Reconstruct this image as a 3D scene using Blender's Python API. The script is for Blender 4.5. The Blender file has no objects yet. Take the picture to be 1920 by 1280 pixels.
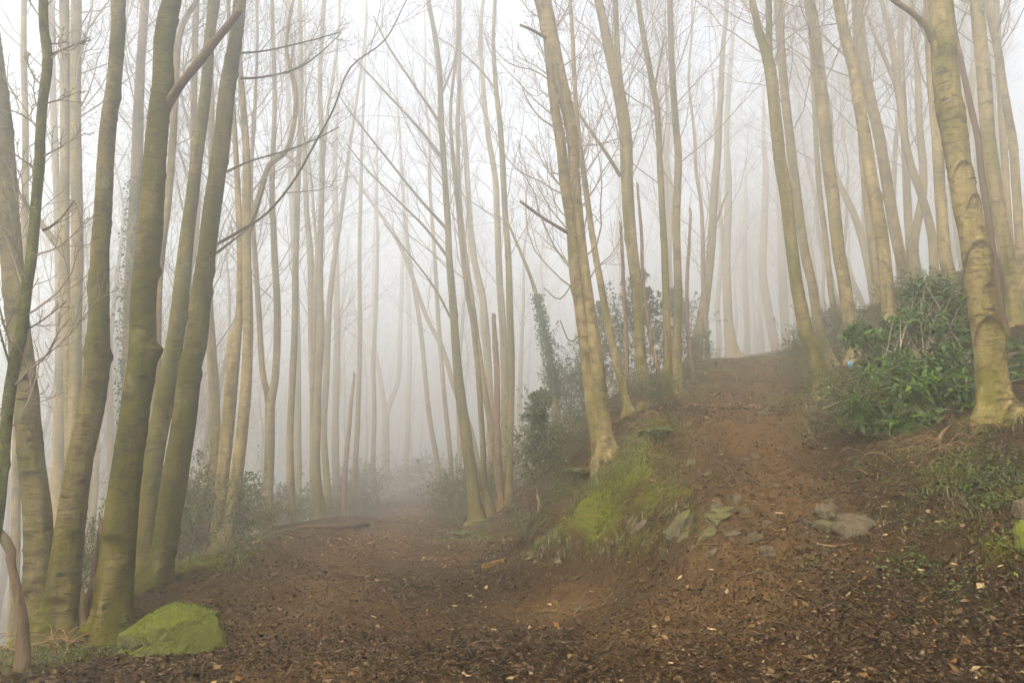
import bpy, bmesh, math, random
import numpy as np

R = math.radians
PI = math.pi
scene = bpy.context.scene
C = scene.collection

# ------------------------------------------------------------------ camera
EYE = 1.6
PITCH = R(9.3)
cam_d = bpy.data.cameras.new("camera")
cam_d.lens = 24.0
cam_d.sensor_width = 36.0
cam_d.clip_start = 0.05
cam_d.clip_end = 2000
cam = bpy.data.objects.new("camera", cam_d)
cam.location = (0, 0, EYE)
cam.rotation_euler = (PI / 2 + PITCH, 0, 0)
C.objects.link(cam)
scene.camera = cam

# ------------------------------------------------------------------ world and sun
SUN_DIR = np.array((-0.34, -0.55, 0.76)); SUN_DIR /= np.linalg.norm(SUN_DIR)
SUN_EL = math.asin(SUN_DIR[2]); SUN_AZ = math.atan2(SUN_DIR[0], SUN_DIR[1])
world = bpy.data.worlds.new("World"); scene.world = world; world.use_nodes = True
wn = world.node_tree; wn.nodes.clear()
sky = wn.nodes.new("ShaderNodeTexSky"); sky.sky_type = 'NISHITA'; sky.sun_disc = False
sky.sun_elevation = SUN_EL; sky.sun_rotation = SUN_AZ; sky.dust_density = 4.0; sky.air_density = 1.2
hs = wn.nodes.new("ShaderNodeHueSaturation"); hs.inputs['Saturation'].default_value = 0.28
bg = wn.nodes.new("ShaderNodeBackground"); bg.inputs['Strength'].default_value = 0.15
wo = wn.nodes.new("ShaderNodeOutputWorld")
wn.links.new(sky.outputs[0], hs.inputs['Color']); wn.links.new(hs.outputs[0], bg.inputs[0]); wn.links.new(bg.outputs[0], wo.inputs[0])

sd = bpy.data.lights.new("sun", 'SUN'); sd.energy = 1.5; sd.angle = R(45); sd.color = (1.0, 0.94, 0.84)
sun = bpy.data.objects.new("sun", sd)
from mathutils import Vector
sun.rotation_euler = Vector(-SUN_DIR).to_track_quat('-Z', 'Y').to_euler()
sun.location = (-20, -20, 40)
C.objects.link(sun)

vs = scene.view_settings
vs.view_transform = 'Standard'; vs.look = 'None'; vs.gamma = 1.0; vs.use_curve_mapping = False
vs.exposure = 1.60

HAZE_DENSITY = 0.030
cy = scene.cycles
cy.use_denoising = True
try: cy.denoiser = 'OPENIMAGEDENOISE'
except Exception: pass
cy.max_bounces = 10; cy.diffuse_bounces = 2; cy.glossy_bounces = 2; cy.transmission_bounces = 2
cy.volume_bounces = 6; cy.transparent_max_bounces = 4
cy.caustics_reflective = False; cy.caustics_refractive = False
cy.use_adaptive_sampling = True; cy.adaptive_threshold = 0.04
cy.sample_clamp_indirect = 6.0

# ------------------------------------------------------------------ helpers
F = 1280.0            # focal length in pixels of the 1920 wide photograph
cP, sP = math.cos(PITCH), math.sin(PITCH)
def ray(px, py):
    u = (px - 960) / F; v = (640 - py) / F
    return np.array((u, cP - v * sP, sP + v * cP))
def at(px, py, Y):
    d = ray(px, py)
    return np.array((0, 0, EYE)) + d * (Y / d[1])
def pxw(w, px, py, Y):                      # width in metres of w pixels at that point
    return .91 * w / F * (Y / ray(px, py)[1])

def hash3(ix, iy, iz, seed):
    h = (ix.astype(np.int64) * 374761393 + iy.astype(np.int64) * 668265263 + iz.astype(np.int64) * 2147483647 + seed * 1274126177) & 0xFFFFFFFF
    h = ((h ^ (h >> 13)) * 1274126177) & 0xFFFFFFFF
    h = (h ^ (h >> 16)) & 0xFFFFFFFF
    return h.astype(np.float64) / 4294967295.0
def vnoise(x, y, z=0.0, seed=0):            # value noise, -1..1
    x, y, z = np.broadcast_arrays(np.asarray(x, float), np.asarray(y, float), np.asarray(z, float))
    ix, iy, iz = np.floor(x), np.floor(y), np.floor(z)
    fx, fy, fz = x - ix, y - iy, z - iz
    fx, fy, fz = (f * f * (3 - 2 * f) for f in (fx, fy, fz))
    r = 0
    for a in (0, 1):
        for b in (0, 1):
            for c in (0, 1):
                w = (fx if a else 1 - fx) * (fy if b else 1 - fy) * (fz if c else 1 - fz)
                r = r + w * hash3(ix + a, iy + b, iz + c, seed)
    return r * 2 - 1
def fbm(x, y, z=0.0, seed=0, oct=4, gain=.5):
    s = 0; a = 1; f = 1
    for i in range(oct):
        s = s + a * vnoise(np.asarray(x) * f, np.asarray(y) * f, np.asarray(z) * f, seed + i * 17); a *= gain; f *= 2.03
    return s

def norm(v): return v / np.maximum(np.linalg.norm(v, axis=-1, keepdims=True), 1e-9)

class MB:
    def __init__(s): s.V = []; s.Q = []; s.T = []; s.A = []; s.n = 0
    def add(s, V, Q=None, T=None, tint=None):
        V = np.asarray(V, float).reshape(-1, 3)
        if Q is not None and len(Q): s.Q.append(np.asarray(Q, np.int64).reshape(-1, 4) + s.n)
        if T is not None and len(T): s.T.append(np.asarray(T, np.int64).reshape(-1, 3) + s.n)
        a = np.ones((len(V), 4))
        if tint is not None: a[:, :3] = np.asarray(tint, float).reshape(-1, 3) if np.ndim(tint) > 1 else np.asarray(tint, float)
        s.A.append(a); s.V.append(V); s.n += len(V)
    def mesh(s, name, mat, smooth=True, origin=(0, 0, 0)):
        V = np.concatenate(s.V) - np.asarray(origin, float)
        Q = np.concatenate(s.Q) if s.Q else np.zeros((0, 4), np.int64)
        T = np.concatenate(s.T) if s.T else np.zeros((0, 3), np.int64)
        me = bpy.data.meshes.new(name)
        me.vertices.add(len(V)); me.vertices.foreach_set('co', V.astype(np.float32).ravel())
        li = np.concatenate([Q.ravel(), T.ravel()]).astype(np.int32)
        me.loops.add(len(li)); me.loops.foreach_set('vertex_index', li)
        nq, nt = len(Q), len(T)
        me.polygons.add(nq + nt)
        st = np.concatenate([np.arange(nq) * 4, nq * 4 + np.arange(nt) * 3]).astype(np.int32)
        me.polygons.foreach_set('loop_start', st)
        me.polygons.foreach_set('use_smooth', np.full(nq + nt, smooth, bool))
        at_ = me.attributes.new('tint', 'FLOAT_COLOR', 'POINT')
        at_.data.foreach_set('color', np.concatenate(s.A).astype(np.float32).ravel())
        me.update(calc_edges=True)
        if mat is not None: me.materials.append(mat)
        return me
    def build(s, name, mat, parent=None, smooth=True, origin=(0, 0, 0)):
        o = bpy.data.objects.new(name, s.mesh(name, mat, smooth, origin))
        C.objects.link(o)
        if parent is not None: o.parent = parent
        return o

def empty(name, loc):
    o = bpy.data.objects.new(name, None); C.objects.link(o); o.location = loc; o.empty_display_size = .2
    return o
def tag(o, label=None, cat=None, group=None, kind=None):
    if label: o['label'] = label
    if cat: o['category'] = cat
    if group: o['group'] = group
    if kind: o['kind'] = kind
    return o

# ------------------------------------------------------------------ materials
class NT:
    def __init__(s, name):
        s.m = bpy.data.materials.new(name); s.m.use_nodes = True; s.t = s.m.node_tree; s.t.nodes.clear()
        s.out = s.n('ShaderNodeOutputMaterial'); s.p = s.n('ShaderNodeBsdfPrincipled'); s.l(s.p.outputs[0], s.out.inputs[0])
    def n(s, k, **kw):
        x = s.t.nodes.new(k)
        for a, b in kw.items(): setattr(x, a, b)
        return x
    def l(s, a, b): s.t.links.new(a, b)
    def coord(s, scale=(1, 1, 1), out='Object'):
        c = s.n('ShaderNodeTexCoord'); m = s.n('ShaderNodeMapping'); m.inputs['Scale'].default_value = scale
        s.l(c.outputs[out], m.inputs[0]); return m.outputs[0]
    def noise(s, vec, scale, detail=4, rough=.55):
        x = s.n('ShaderNodeTexNoise'); x.inputs['Scale'].default_value = scale; x.inputs['Detail'].default_value = detail
        x.inputs['Roughness'].default_value = rough; s.l(vec, x.inputs['Vector']); return x.outputs[0]
    def ramp(s, f, stops):
        x = s.n('ShaderNodeValToRGB'); e = x.color_ramp.elements
        while len(e) < len(stops): e.new(.5)
        for i, (p, c) in enumerate(stops):
            e[i].position = p; e[i].color = (*c, 1) if np.ndim(c) else (c, c, c, 1)
        s.l(f, x.inputs[0]); return x.outputs[0]
    def mix(s, f, a, b, mode='MIX'):
        x = s.n('ShaderNodeMix'); x.data_type = 'RGBA'; x.blend_type = mode
        for inp, v in ((x.inputs[0], f), (x.inputs[6], a), (x.inputs[7], b)):
            if isinstance(v, (int, float)): inp.default_value = v
            elif isinstance(v, tuple): inp.default_value = (*v, 1)
            else: s.l(v, inp)
        return x.outputs[2]
    def math(s, op, a, b=0., clamp=False):
        x = s.n('ShaderNodeMath'); x.operation = op; x.use_clamp = clamp
        for inp, v in ((x.inputs[0], a), (x.inputs[1], b)):
            if isinstance(v, (int, float)): inp.default_value = v
            else: s.l(v, inp)
        return x.outputs[0]
    def attr(s, name='tint'):
        x = s.n('ShaderNodeAttribute'); x.attribute_name = name; return x
    def bump(s, h, strength=.5, dist=.02):
        x = s.n('ShaderNodeBump'); x.inputs['Strength'].default_value = strength; x.inputs['Distance'].default_value = dist
        s.l(h, x.inputs['Height']); s.l(x.outputs[0], s.p.inputs['Normal'])
    def fin(s, col, rough=.8, spec=.3):
        if isinstance(col, tuple): s.p.inputs['Base Color'].default_value = (*col, 1)
        else: s.l(col, s.p.inputs['Base Color'])
        if isinstance(rough, (int, float)): s.p.inputs['Roughness'].default_value = rough
        else: s.l(rough, s.p.inputs['Roughness'])
        s.p.inputs['Specular IOR Level'].default_value = spec
        return s.m

def mat_bark(name='beech_bark'):
    t = NT(name)
    oi = t.n('ShaderNodeObjectInfo'); sep = t.n('ShaderNodeSeparateColor'); t.l(oi.outputs['Color'], sep.inputs[0])
    geo = t.attr('tint'); sa = t.n('ShaderNodeSeparateColor'); t.l(geo.outputs['Color'], sa.inputs[0])
    rn = t.n('ShaderNodeVectorMath'); rn.operation = 'ADD'; tc = t.n('ShaderNodeTexCoord'); cmb = t.n('ShaderNodeCombineXYZ')
    t.l(t.math('MULTIPLY', oi.outputs['Random'], 40.), cmb.inputs[2]); t.l(tc.outputs['Object'], rn.inputs[0]); t.l(cmb.outputs[0], rn.inputs[1])
    def cs(*sc):
        m = t.n('ShaderNodeMapping'); m.inputs['Scale'].default_value = sc; t.l(rn.outputs[0], m.inputs[0]); return m.outputs[0]
    big = t.noise(cs(1, 1, .45), 2.4, 4)
    streak = t.noise(cs(8, 8, .55), 2.0, 4, .6)
    blot = t.noise(cs(1, 1, .8), 8, 6, .7)
    fine = t.noise(cs(1, 1, 1.6), 60, 4, .75)
    lent = t.noise(cs(3.6, 3.6, 34), 1.6, 3, .6)
    band = t.noise(cs(1.6, 1.6, 9), 1.6, 4, .6)
    lines = t.ramp(lent, [(0, 1.), (.33, 1.), (.41, 0.), (1, 0.)])
    bands = t.ramp(band, [(0, 1.), (.34, 1.), (.40, 0.), (1, 0.)])
    a = t.math('MULTIPLY', t.math('SUBTRACT', big, .5), 2.2)
    b = t.math('MULTIPLY', t.math('SUBTRACT', streak, .5), 1.9)
    c = t.math('MULTIPLY', t.math('SUBTRACT', blot, .5), 1.7)
    g = t.math('ADD', sep.outputs[0], t.math('ADD', a, t.math('ADD', b, c)), clamp=True)
    beige = t.mix(t.ramp(blot, [(.34, 0.), (.66, 1.)]), (.16, .112, .042), (.45, .338, .148))
    beige = t.mix(t.math('MULTIPLY', t.ramp(streak, [(.56, 0.), (.68, 1.)]), .6), beige, (.50, .41, .24))
    olive = t.mix(t.ramp(fine, [(.34, 0.), (.66, 1.)]), (.058, .052, .001), (.165, .142, .004))
    col = t.mix(g, beige, olive)
    vivid = t.mix(t.ramp(blot, [(.35, 0.), (.65, 1.)]), (.045, .058, .003), (.12, .13, .008))
    mossm = t.math('ADD', sep.outputs[1], t.math('MULTIPLY', t.math('SUBTRACT', big, .5), 1.4), clamp=True)
    col = t.mix(mossm, col, vivid)
    col = t.mix(t.math('MULTIPLY', t.ramp(fine, [(.36, 1.), (.52, 0.)]), .5), col, (.070, .050, .028))
    pat = t.noise(cs(1, 1, .7), 4.2, 7, .68)
    col = t.mix(t.math('MULTIPLY', t.ramp(pat, [(.54, 0.), (.62, 1.)]), .55), col, (.045, .036, .008))
    col = t.mix(t.math('MULTIPLY', t.ramp(pat, [(.34, 1.), (.41, 0.)]), .40), col, (.42, .36, .20))
    col = t.mix(t.math('MULTIPLY', bands, .25), col, (.075, .055, .032))
    col = t.mix(t.math('MULTIPLY', lines, .55), col, (.058, .042, .024))
    col = t.mix(sa.outputs[0], (.030, .021, .012), col)     # scars, cracks (tint red = 0 there)
    br = t.n('ShaderNodeVectorMath'); br.operation = 'SCALE'; t.l(col, br.inputs[0]); t.l(sep.outputs[2], br.inputs['Scale'])
    h = t.math('ADD', t.math('MULTIPLY', fine, .5), t.math('ADD', t.math('MULTIPLY', blot, .9), t.math('MULTIPLY', lines, -.6)))
    h = t.math('ADD', h, t.math('MULTIPLY', bands, -.4))
    t.bump(h, 1.0, .03)
    return t.fin(br.outputs[0], .9, .05)
BARK = mat_bark()

def mat_twig():
    t = NT('twig_bark'); v = t.coord()
    n = t.noise(v, 3, 3)
    return t.fin(t.mix(n, (.15, .115, .075), (.27, .215, .145)), .85, .2)
TWIG = mat_twig()
def mat_deadwood():
    t = NT('dead_wood')
    n = t.noise(t.coord((9, 9, 1.2)), 3, 5, .65); b = t.noise(t.coord(), 9, 4)
    c = t.mix(t.ramp(n, [(.38, 0.), (.62, 1.)]), (.065, .034, .014), (.30, .185, .078))
    c = t.mix(t.ramp(b, [(.5, 0.), (.68, 1.)]), c, (.07, .05, .03))
    t.bump(n, .8, .03)
    return t.fin(c, .85, .2)
DEAD = mat_deadwood()
def mat_brownbark():
    t = NT('brown_bark')
    n = t.noise(t.coord((9, 9, 1.5)), 3, 5, .65); b = t.noise(t.coord(), 6, 4)
    c = t.mix(n, (.038, .022, .010), (.15, .092, .044))
    c = t.mix(t.ramp(b, [(.5, 0.), (.7, 1.)]), c, (.075, .068, .018))
    t.bump(n, .8, .03)
    return t.fin(c, .85, .2)
BROWN = mat_brownbark()

def mat_tint(name, rough=.6, spec=.4, nscale=40, amt=.5, transl=0.):
    t = NT(name); a = t.attr(); n = t.noise(t.coord(), nscale, 3)
    m = t.n('ShaderNodeMapRange'); m.inputs[3].default_value = 1 - amt; m.inputs[4].default_value = 1 + amt; t.l(n, m.inputs[0])
    s = t.n('ShaderNodeVectorMath'); s.operation = 'SCALE'; t.l(a.outputs['Color'], s.inputs[0]); t.l(m.outputs[0], s.inputs['Scale'])
    mm = t.fin(s.outputs[0], rough, spec)
    if transl:
        tr = t.n('ShaderNodeBsdfTranslucent'); t.l(s.outputs[0], tr.inputs[0]); mx = t.n('ShaderNodeMixShader'); mx.inputs[0].default_value = transl
        t.l(t.p.outputs[0], mx.inputs[1]); t.l(tr.outputs[0], mx.inputs[2]); t.l(mx.outputs[0], t.out.inputs[0])
    return mm
LITTER = mat_tint('dead_leaf', .75, .08, 30, .35)
CLOD = mat_tint('soil_crumb', .9, .05, 50, .4)
HOLLY = mat_tint('holly_leaf', .55, .15, 8, .3, .15)
GRASS = mat_tint('grass_blade', .55, .3, 10, .3, .25)
MOSSC = mat_tint('moss_tuft', .9, .1, 30, .4, .15)

def mat_laurel():
    t = NT('laurel_leaf'); oi = t.n('ShaderNodeObjectInfo'); a = t.attr()
    rnd = t.ramp(oi.outputs['Random'], [(0, (.034, .072, .007)), (.5, (.060, .130, .010)), (1, (.13, .23, .022))])
    c = t.mix(1.0, a.outputs['Color'], rnd, 'MULTIPLY')
    c = t.mix(t.math('MULTIPLY', t.noise(t.coord(), 30, 2), .4), c, (.045, .07, .008))
    mm = t.fin(c, .5, .18)
    tr = t.n('ShaderNodeBsdfTranslucent'); t.l(c, tr.inputs[0]); mx = t.n('ShaderNodeMixShader'); mx.inputs[0].default_value = .15
    t.l(t.p.outputs[0], mx.inputs[1]); t.l(tr.outputs[0], mx.inputs[2]); t.l(mx.outputs[0], t.out.inputs[0])
    return mm
LAUREL = mat_laurel()

def mat_ground():
    t = NT('forest_soil'); a = t.attr(); s = t.n('ShaderNodeSeparateColor'); t.l(a.outputs['Color'], s.inputs[0])
    o = t.coord()
    n1 = t.noise(o, .9, 5, .6); n2 = t.noise(o, 9, 5, .65); n3 = t.noise(o, 60, 4, .7); n4 = t.noise(t.coord((1, 1, 1)), 180, 2, .6)
    litter = t.mix(t.ramp(n3, [(.36, 0.), (.64, 1.)]), (.008, .0043, .0012), (.050, .028, .0085))
    litter = t.mix(t.math('MULTIPLY', t.ramp(n4, [(.6, 0.), (.68, 1.)]), .55), litter, (.20, .135, .075))
    worn = t.mix(t.ramp(n2, [(.3, 0.), (.7, 1.)]), (.048, .025, .0080), (.124, .070, .0245))
    worn = t.mix(t.math('MULTIPLY', t.ramp(n4, [(.62, 0.), (.68, 1.)]), .5), worn, (.20, .145, .085))
    wm = t.math('ADD', s.outputs[1], t.math('MULTIPLY', t.math('SUBTRACT', n1, .5), .9), clamp=True)
    c = t.mix(wm, litter, worn)
    mossc = t.mix(t.ramp(n3, [(.3, 0.), (.7, 1.)]), (.036, .041, .003), (.118, .118, .008))
    nb = t.math('ADD', t.math('MULTIPLY', t.math('SUBTRACT', n2, .5), 2.6), t.math('MULTIPLY', t.math('SUBTRACT', t.noise(o, 3.0, 4, .6), .5), 2.8))
    mk = t.math('ADD', t.math('MULTIPLY', s.outputs[0], 1.45), t.math('ADD', nb, -.55), clamp=True)
    c = t.mix(mk, c, mossc)
    h = t.math('ADD', t.math('MULTIPLY', n3, .6), t.math('MULTIPLY', n4, .3)); h = t.math('ADD', h, t.math('MULTIPLY', n2, .8))
    t.bump(h, .8, .03)
    return t.fin(c, .9, .05)
GROUND = mat_ground()

def mat_stone(name, moss):
    t = NT(name); o = t.coord(); g = t.n('ShaderNodeNewGeometry'); sx = t.n('ShaderNodeSeparateXYZ'); t.l(g.outputs['Normal'], sx.inputs[0])
    n1 = t.noise(o, 4, 5, .6); n2 = t.noise(o, 22, 5, .7); n3 = t.noise(o, 90, 3)
    st = t.mix(t.ramp(n1, [(.3, 0.), (.7, 1.)]), (.052, .038, .019), (.130, .100, .054))
    st = t.mix(t.math('MULTIPLY', t.ramp(n2, [(.4, 1.), (.55, 0.)]), .5), st, (.04, .028, .015))
    mo = t.mix(t.ramp(n3, [(.3, 0.), (.7, 1.)]), (.040, .052, .002), (.135, .150, .005))
    mo = t.mix(t.math('MULTIPLY', t.ramp(n1, [(.45, 0.), (.65, 1.)]), .6), mo, (.050, .054, .008))
    k = t.math('ADD', moss, t.math('ADD', t.math('MULTIPLY', sx.outputs[2], .6), t.math('MULTIPLY', t.math('SUBTRACT', n1, .5), 2.2)))
    k = t.math('ADD', k, t.math('MULTIPLY', t.math('SUBTRACT', n2, .5), .8), clamp=True)
    t.bump(t.math('ADD', n2, t.math('MULTIPLY', n3, .5)), .7, .03)
    return t.fin(t.mix(k, st, mo), .88, .2)
STONE = mat_stone('sandstone', -.55)
STONE_G = mat_stone('mossy_sandstone', -.12)
MOSSROCK = mat_stone('moss_covered_rock', .55)

# ------------------------------------------------------------------ terrain
_cp = [  # (pixel x, pixel y, depth) of points of the ground seen in the photograph
 (300,1280,5.15),(700,1280,5.15),(1000,1280,5.15),(1400,1280,4.95),(1700,1280,4.7),(1920,1280,4.5),
 (700,1100,9.0),(480,1100,8.8),(850,1020,14.6),(960,1000,15),(760,970,26),(760,945,46),(690,950,38),
 (200,1210,6.8),(290,1095,9.2),(270,1070,9.9),(100,1195,6.9),(420,1060,10),(415,1030,13.6),(500,992,19),(605,980,23),(722,932,58),
 (895,980,18.0),(935,957,19.5),(1010,962,12.6),(1000,1060,9.5),(1200,1080,8.1),(1050,985,11.5),(1130,1000,9.6),(1130,900,10.4),(1060,880,12.2),
 (1140,862,11),(1177,777,13),(1210,762,14),(1252,737,14.5),(1302,677,24),(1375,672,35),(1440,660,39),
 (1280,750,14.2),(1490,750,14.5),(1380,752,14.4),(1280,860,10.2),(1430,862,9.8),(1560,860,9.6),(1400,950,7.9),(1250,1000,8.2),(1600,960,7.3),(1400,1080,6.5),
 (1545,747,13),(1557,692,16.5),(1600,677,15.5),(1670,640,14.2),(1870,787,8.5),(1905,602,12.2),(1700,850,8.6),(1620,830,9.6),(1900,1000,6.0),(1780,960,6.6),(1760,1120,5.6),(1900,1150,5.2),
 (1702,532,18.5),(1760,532,18),(1660,560,19),(950,935,23),(1050,850,17),(1100,780,21),(1290,690,19),(1500,657,43),(1560,650,40),(1620,620,30),(1510,676,22),(1500,670,28),(1480,663,34),(1550,668,23),
]
CP = np.array([at(*p) for p in _cp])
_extra = [(0,0,0),(-3,0,0),(3,0,0.0),(0,-20,0),(6,2,1.0),(12,2,3.2),(25,0,7),(-4.6,3,-.25),(-4.6,-5,-.25),(-6.2,3,-1.0),(-6.4,8,-1.1),(-6.5,13,-.9),(-7.6,18,-1.2),(-9,27,-2.3),(-9,4,-3.0),(-9,12,-3.0),
 (-10,20,-3.0),(-12,38,-4.2),(-14,10,-6),(-14,25,-5.5),(-25,10,-10),(-25,40,-10),(-50,0,-14),(-50,50,-14),(-60,120,-14),(-120,60,-15),(-140,-40,-15),(-140,140,-15),
 (-9,75,-2.2),(-12,130,-2.2),(2.5,44,3.0),(3,64,2.6),(14.5,47,7.5),(15,60,7.2),(16,80,7),(18,130,7),
 (16,20,8.3),(19,34,8.8),(22,45,8.2),(30,20,13),(30,60,12.5),(50,30,17),(60,90,17),(60,-30,14),(140,60,20),(140,-40,18),(140,140,20),(0,-45,-.5),(3.8,27,3.2),(0.4,27,.1),(0,40,-.3)]
CP = np.vstack([CP, np.array(_extra, float)])
def _tps_fit(P, lam=.02):
    n = len(P); d = np.linalg.norm(P[:, None, :2] - P[None, :, :2], axis=2)
    K = np.where(d > 0, d * d * np.log(d + 1e-12), 0) + lam * np.eye(n)
    A = np.hstack([np.ones((n, 1)), P[:, :2]])
    M = np.block([[K, A], [A.T, np.zeros((3, 3))]])
    return np.linalg.solve(M, np.concatenate([P[:, 2], np.zeros(3)]))
_W = _tps_fit(CP)
def terrain(x, y):
    x = np.atleast_1d(np.asarray(x, float)); y = np.atleast_1d(np.asarray(y, float)); sh = x.shape
    x = x.ravel(); y = y.ravel(); z = np.empty_like(x)
    for i in range(0, len(x), 20000):
        d2 = (x[i:i+20000, None] - CP[None, :, 0]) ** 2 + (y[i:i+20000, None] - CP[None, :, 1]) ** 2
        K = .5 * d2 * np.log(d2 + 1e-12)
        z[i:i+20000] = K @ _W[:-3] + _W[-3] + _W[-2] * x[i:i+20000] + _W[-1] * y[i:i+20000]
    return z.reshape(sh)
def ground_hit(px, py):                    # where the ray of a pixel meets the smooth terrain
    d = ray(px, py); t = np.concatenate([np.arange(3, 20, .02), np.arange(20, 90, .1)])
    P = np.array((0, 0, EYE)) + t[:, None] * d
    h = P[:, 2] - terrain(P[:, 0], P[:, 1])
    k = np.argmax(h < 0) if (h < 0).any() else len(h) - 1
    return P[k]

_moss = [(1190,870,.7,1),(1160,900,.5,1),(1120,930,.5,1),(1235,940,.4,1),(1275,925,.32,1.2),(1130,985,.4,1),(1250,1000,.35,.9),(1330,975,.25,.7),(1200,1010,.3,.7),
 (870,1005,.55,.9),(940,1010,.6,.7),(1010,1010,.5,.5),(1060,985,.6,.6),(380,1062,.5,1),(330,1075,.4,1),(480,1012,.5,1),(440,1040,.4,.8),
 (160,1225,.4,.9),(60,1240,.5,1),(250,1212,.22,.9),(1700,860,.5,.6),(1500,800,.4,.7),(1560,775,.5,.7),(1850,800,.4,.9),(1890,790,.3,1),(1900,1030,.3,.6),(1840,930,.6,.5),(1760,880,.5,.7),
 (1340,720,.6,1),(1290,745,.5,1),(1235,800,.5,.8),(1510,740,.7,1),(1490,672,1.4,1),(1350,690,1.2,1),(1320,700,.8,1),(1500,790,.5,.9),(1100,960,.5,.8),(1210,830,.4,.9)]
_worn = [(560,1110,1.0,1),(480,1200,.9,1),(620,1040,1.0,.7),(760,990,1.3,.7),(1050,1150,.7,.85),(1250,1180,.7,.6),(1450,1220,.6,.5),(700,1260,.7,.4),(300,1260,.6,.6),(1450,1120,.5,.6),(1180,1110,.5,.6),(1430,700,1.8,.9),(1390,760,.9,1),(1400,810,.8,1),(1420,870,.7,.9),(1440,930,.6,.7),(1440,672,2.5,1),(770,955,2.0,1),(720,1010,1.4,.9),(820,1050,.9,.8)]
MOSSB = [(*ground_hit(a, b)[:2], r, k) for a, b, r, k in _moss]
WORNB = [(*ground_hit(a, b)[:2], r, k) for a, b, r, k in _worn]
def blobs(x, y, B):
    w = np.zeros_like(x)
    for bx, by, r, k in B: w = np.maximum(w, k * np.exp(-((x - bx) ** 2 + (y - by) ** 2) / (r * r)))
    return w
_RP = np.array([ground_hit(a, b)[:2] for a, b in ((1330,1180),(1400,1050),(1430,960),(1420,880),(1400,820),(1382,760),(1400,715),(1432,672))])
_LP = np.array([ground_hit(a, b)[:2] for a, b in ((560,1270),(590,1150),(660,1060),(740,1000),(768,968),(776,948))])
def near_line(x, y, L, hw):
    d = np.full(np.shape(x), 1e9)
    for a, b in zip(L[:-1], L[1:]):
        v = b - a; t = np.clip(((x - a[0]) * v[0] + (y - a[1]) * v[1]) / (v @ v), 0, 1); d = np.minimum(d, np.hypot(x - a[0] - t * v[0], y - a[1] - t * v[1]))
    return np.clip(1.25 - d / hw, 0, 1)
def moss_w(x, y): return (1 - .9 * near_line(x, y, _RP, 1.3)) * np.clip(blobs(x, y, MOSSB) * (1 + .9 * vnoise(x * 2.6, y * 2.6, 3.3, 5) + .4 * vnoise(x * 7, y * 7, 3.3, 6)), 0, 1.2)
def worn_w(x, y):
    w = np.maximum(blobs(x, y, WORNB), .85 * np.maximum(near_line(x, y, _RP, 1.15), near_line(x, y, _LP, 1.2)))
    return np.clip(w * (1 + .6 * vnoise(x * 1.3, y * 1.3, 1.3, 8) + .3 * vnoise(x * 4, y * 4, 2.3, 11)), 0, 1)
def relief(x, y):
    far = 1 / (1 + (np.hypot(x, y) / 25) ** 2)
    z = .05 * vnoise(x * .55, y * .55, 0, 1) + .03 * vnoise(x * 1.7, y * 1.7, 0, 2)
    z = z + far * (.018 * vnoise(x * 5, y * 5, 0, 3) + .010 * vnoise(x * 13, y * 13, 0, 4) + .006 * vnoise(x * 31, y * 31, 0, 6))
    m = moss_w(x, y)
    z = z + np.clip(m, 0, 1) * (.05 + .045 * vnoise(x * 6, y * 6, 7, 9) + .02 * vnoise(x * 16, y * 16, 7, 10))
    w = worn_w(x, y)
    return z - .02 * w
def ground(x, y):
    x = np.atleast_1d(np.asarray(x, float)); y = np.atleast_1d(np.asarray(y, float))
    return terrain(x, y) + relief(x, y)
def gz(x, y): return float(ground(x, y)[0])
def on_ground(px, py):
    p = ground_hit(px, py); return np.array((p[0], p[1], gz(p[0], p[1])))

def axis(lo, hi, c, fine, n_half_lo, n_half_hi, fine_half):
    def half(L, n):
        k = np.arange(1, n + 1); nf = int(fine_half / fine)
        a = fine * np.arange(1, nf + 1)
        m = n - nf; q = 1.0
        lo_, hi_ = 1.0, 1.6
        for _ in range(60):
            q = (lo_ + hi_) / 2
            s = fine_half + fine * q * (q ** m - 1) / (q - 1 + 1e-12)
            if s > L: hi_ = q
            else: lo_ = q
        return np.concatenate([a, fine_half + fine * np.cumsum(q ** np.arange(1, m + 1))])
    return np.concatenate([c - half(c - lo, n_half_lo)[::-1], [c], c + half(hi - c, n_half_hi)])
gx = axis(-150, 150, 1.0, .04, 210, 230, 5.5)
gy = axis(-50, 155, 8.0, .04, 130, 260, 3.4)
GX, GY = np.meshgrid(gx, gy)
gzv = ground(GX.ravel(), GY.ravel())
gV = np.stack([GX.ravel(), GY.ravel(), gzv], 1)
nx, ny = len(gx), len(gy)
ii = (np.arange(ny - 1)[:, None] * nx + np.arange(nx - 1)[None]).ravel()
gm = MB()
gm.add(gV, Q=np.stack([ii, ii + 1, ii + nx + 1, ii + nx], 1),
       tint=np.stack([moss_w(gV[:, 0], gV[:, 1]), worn_w(gV[:, 0], gV[:, 1]), np.zeros(len(gV))], 1))
go = gm.build('ground', GROUND); tag(go, 'brown woodland floor of leaf litter and trodden soil', 'ground', kind='structure')
GMIN = float(gzv.min())

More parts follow.
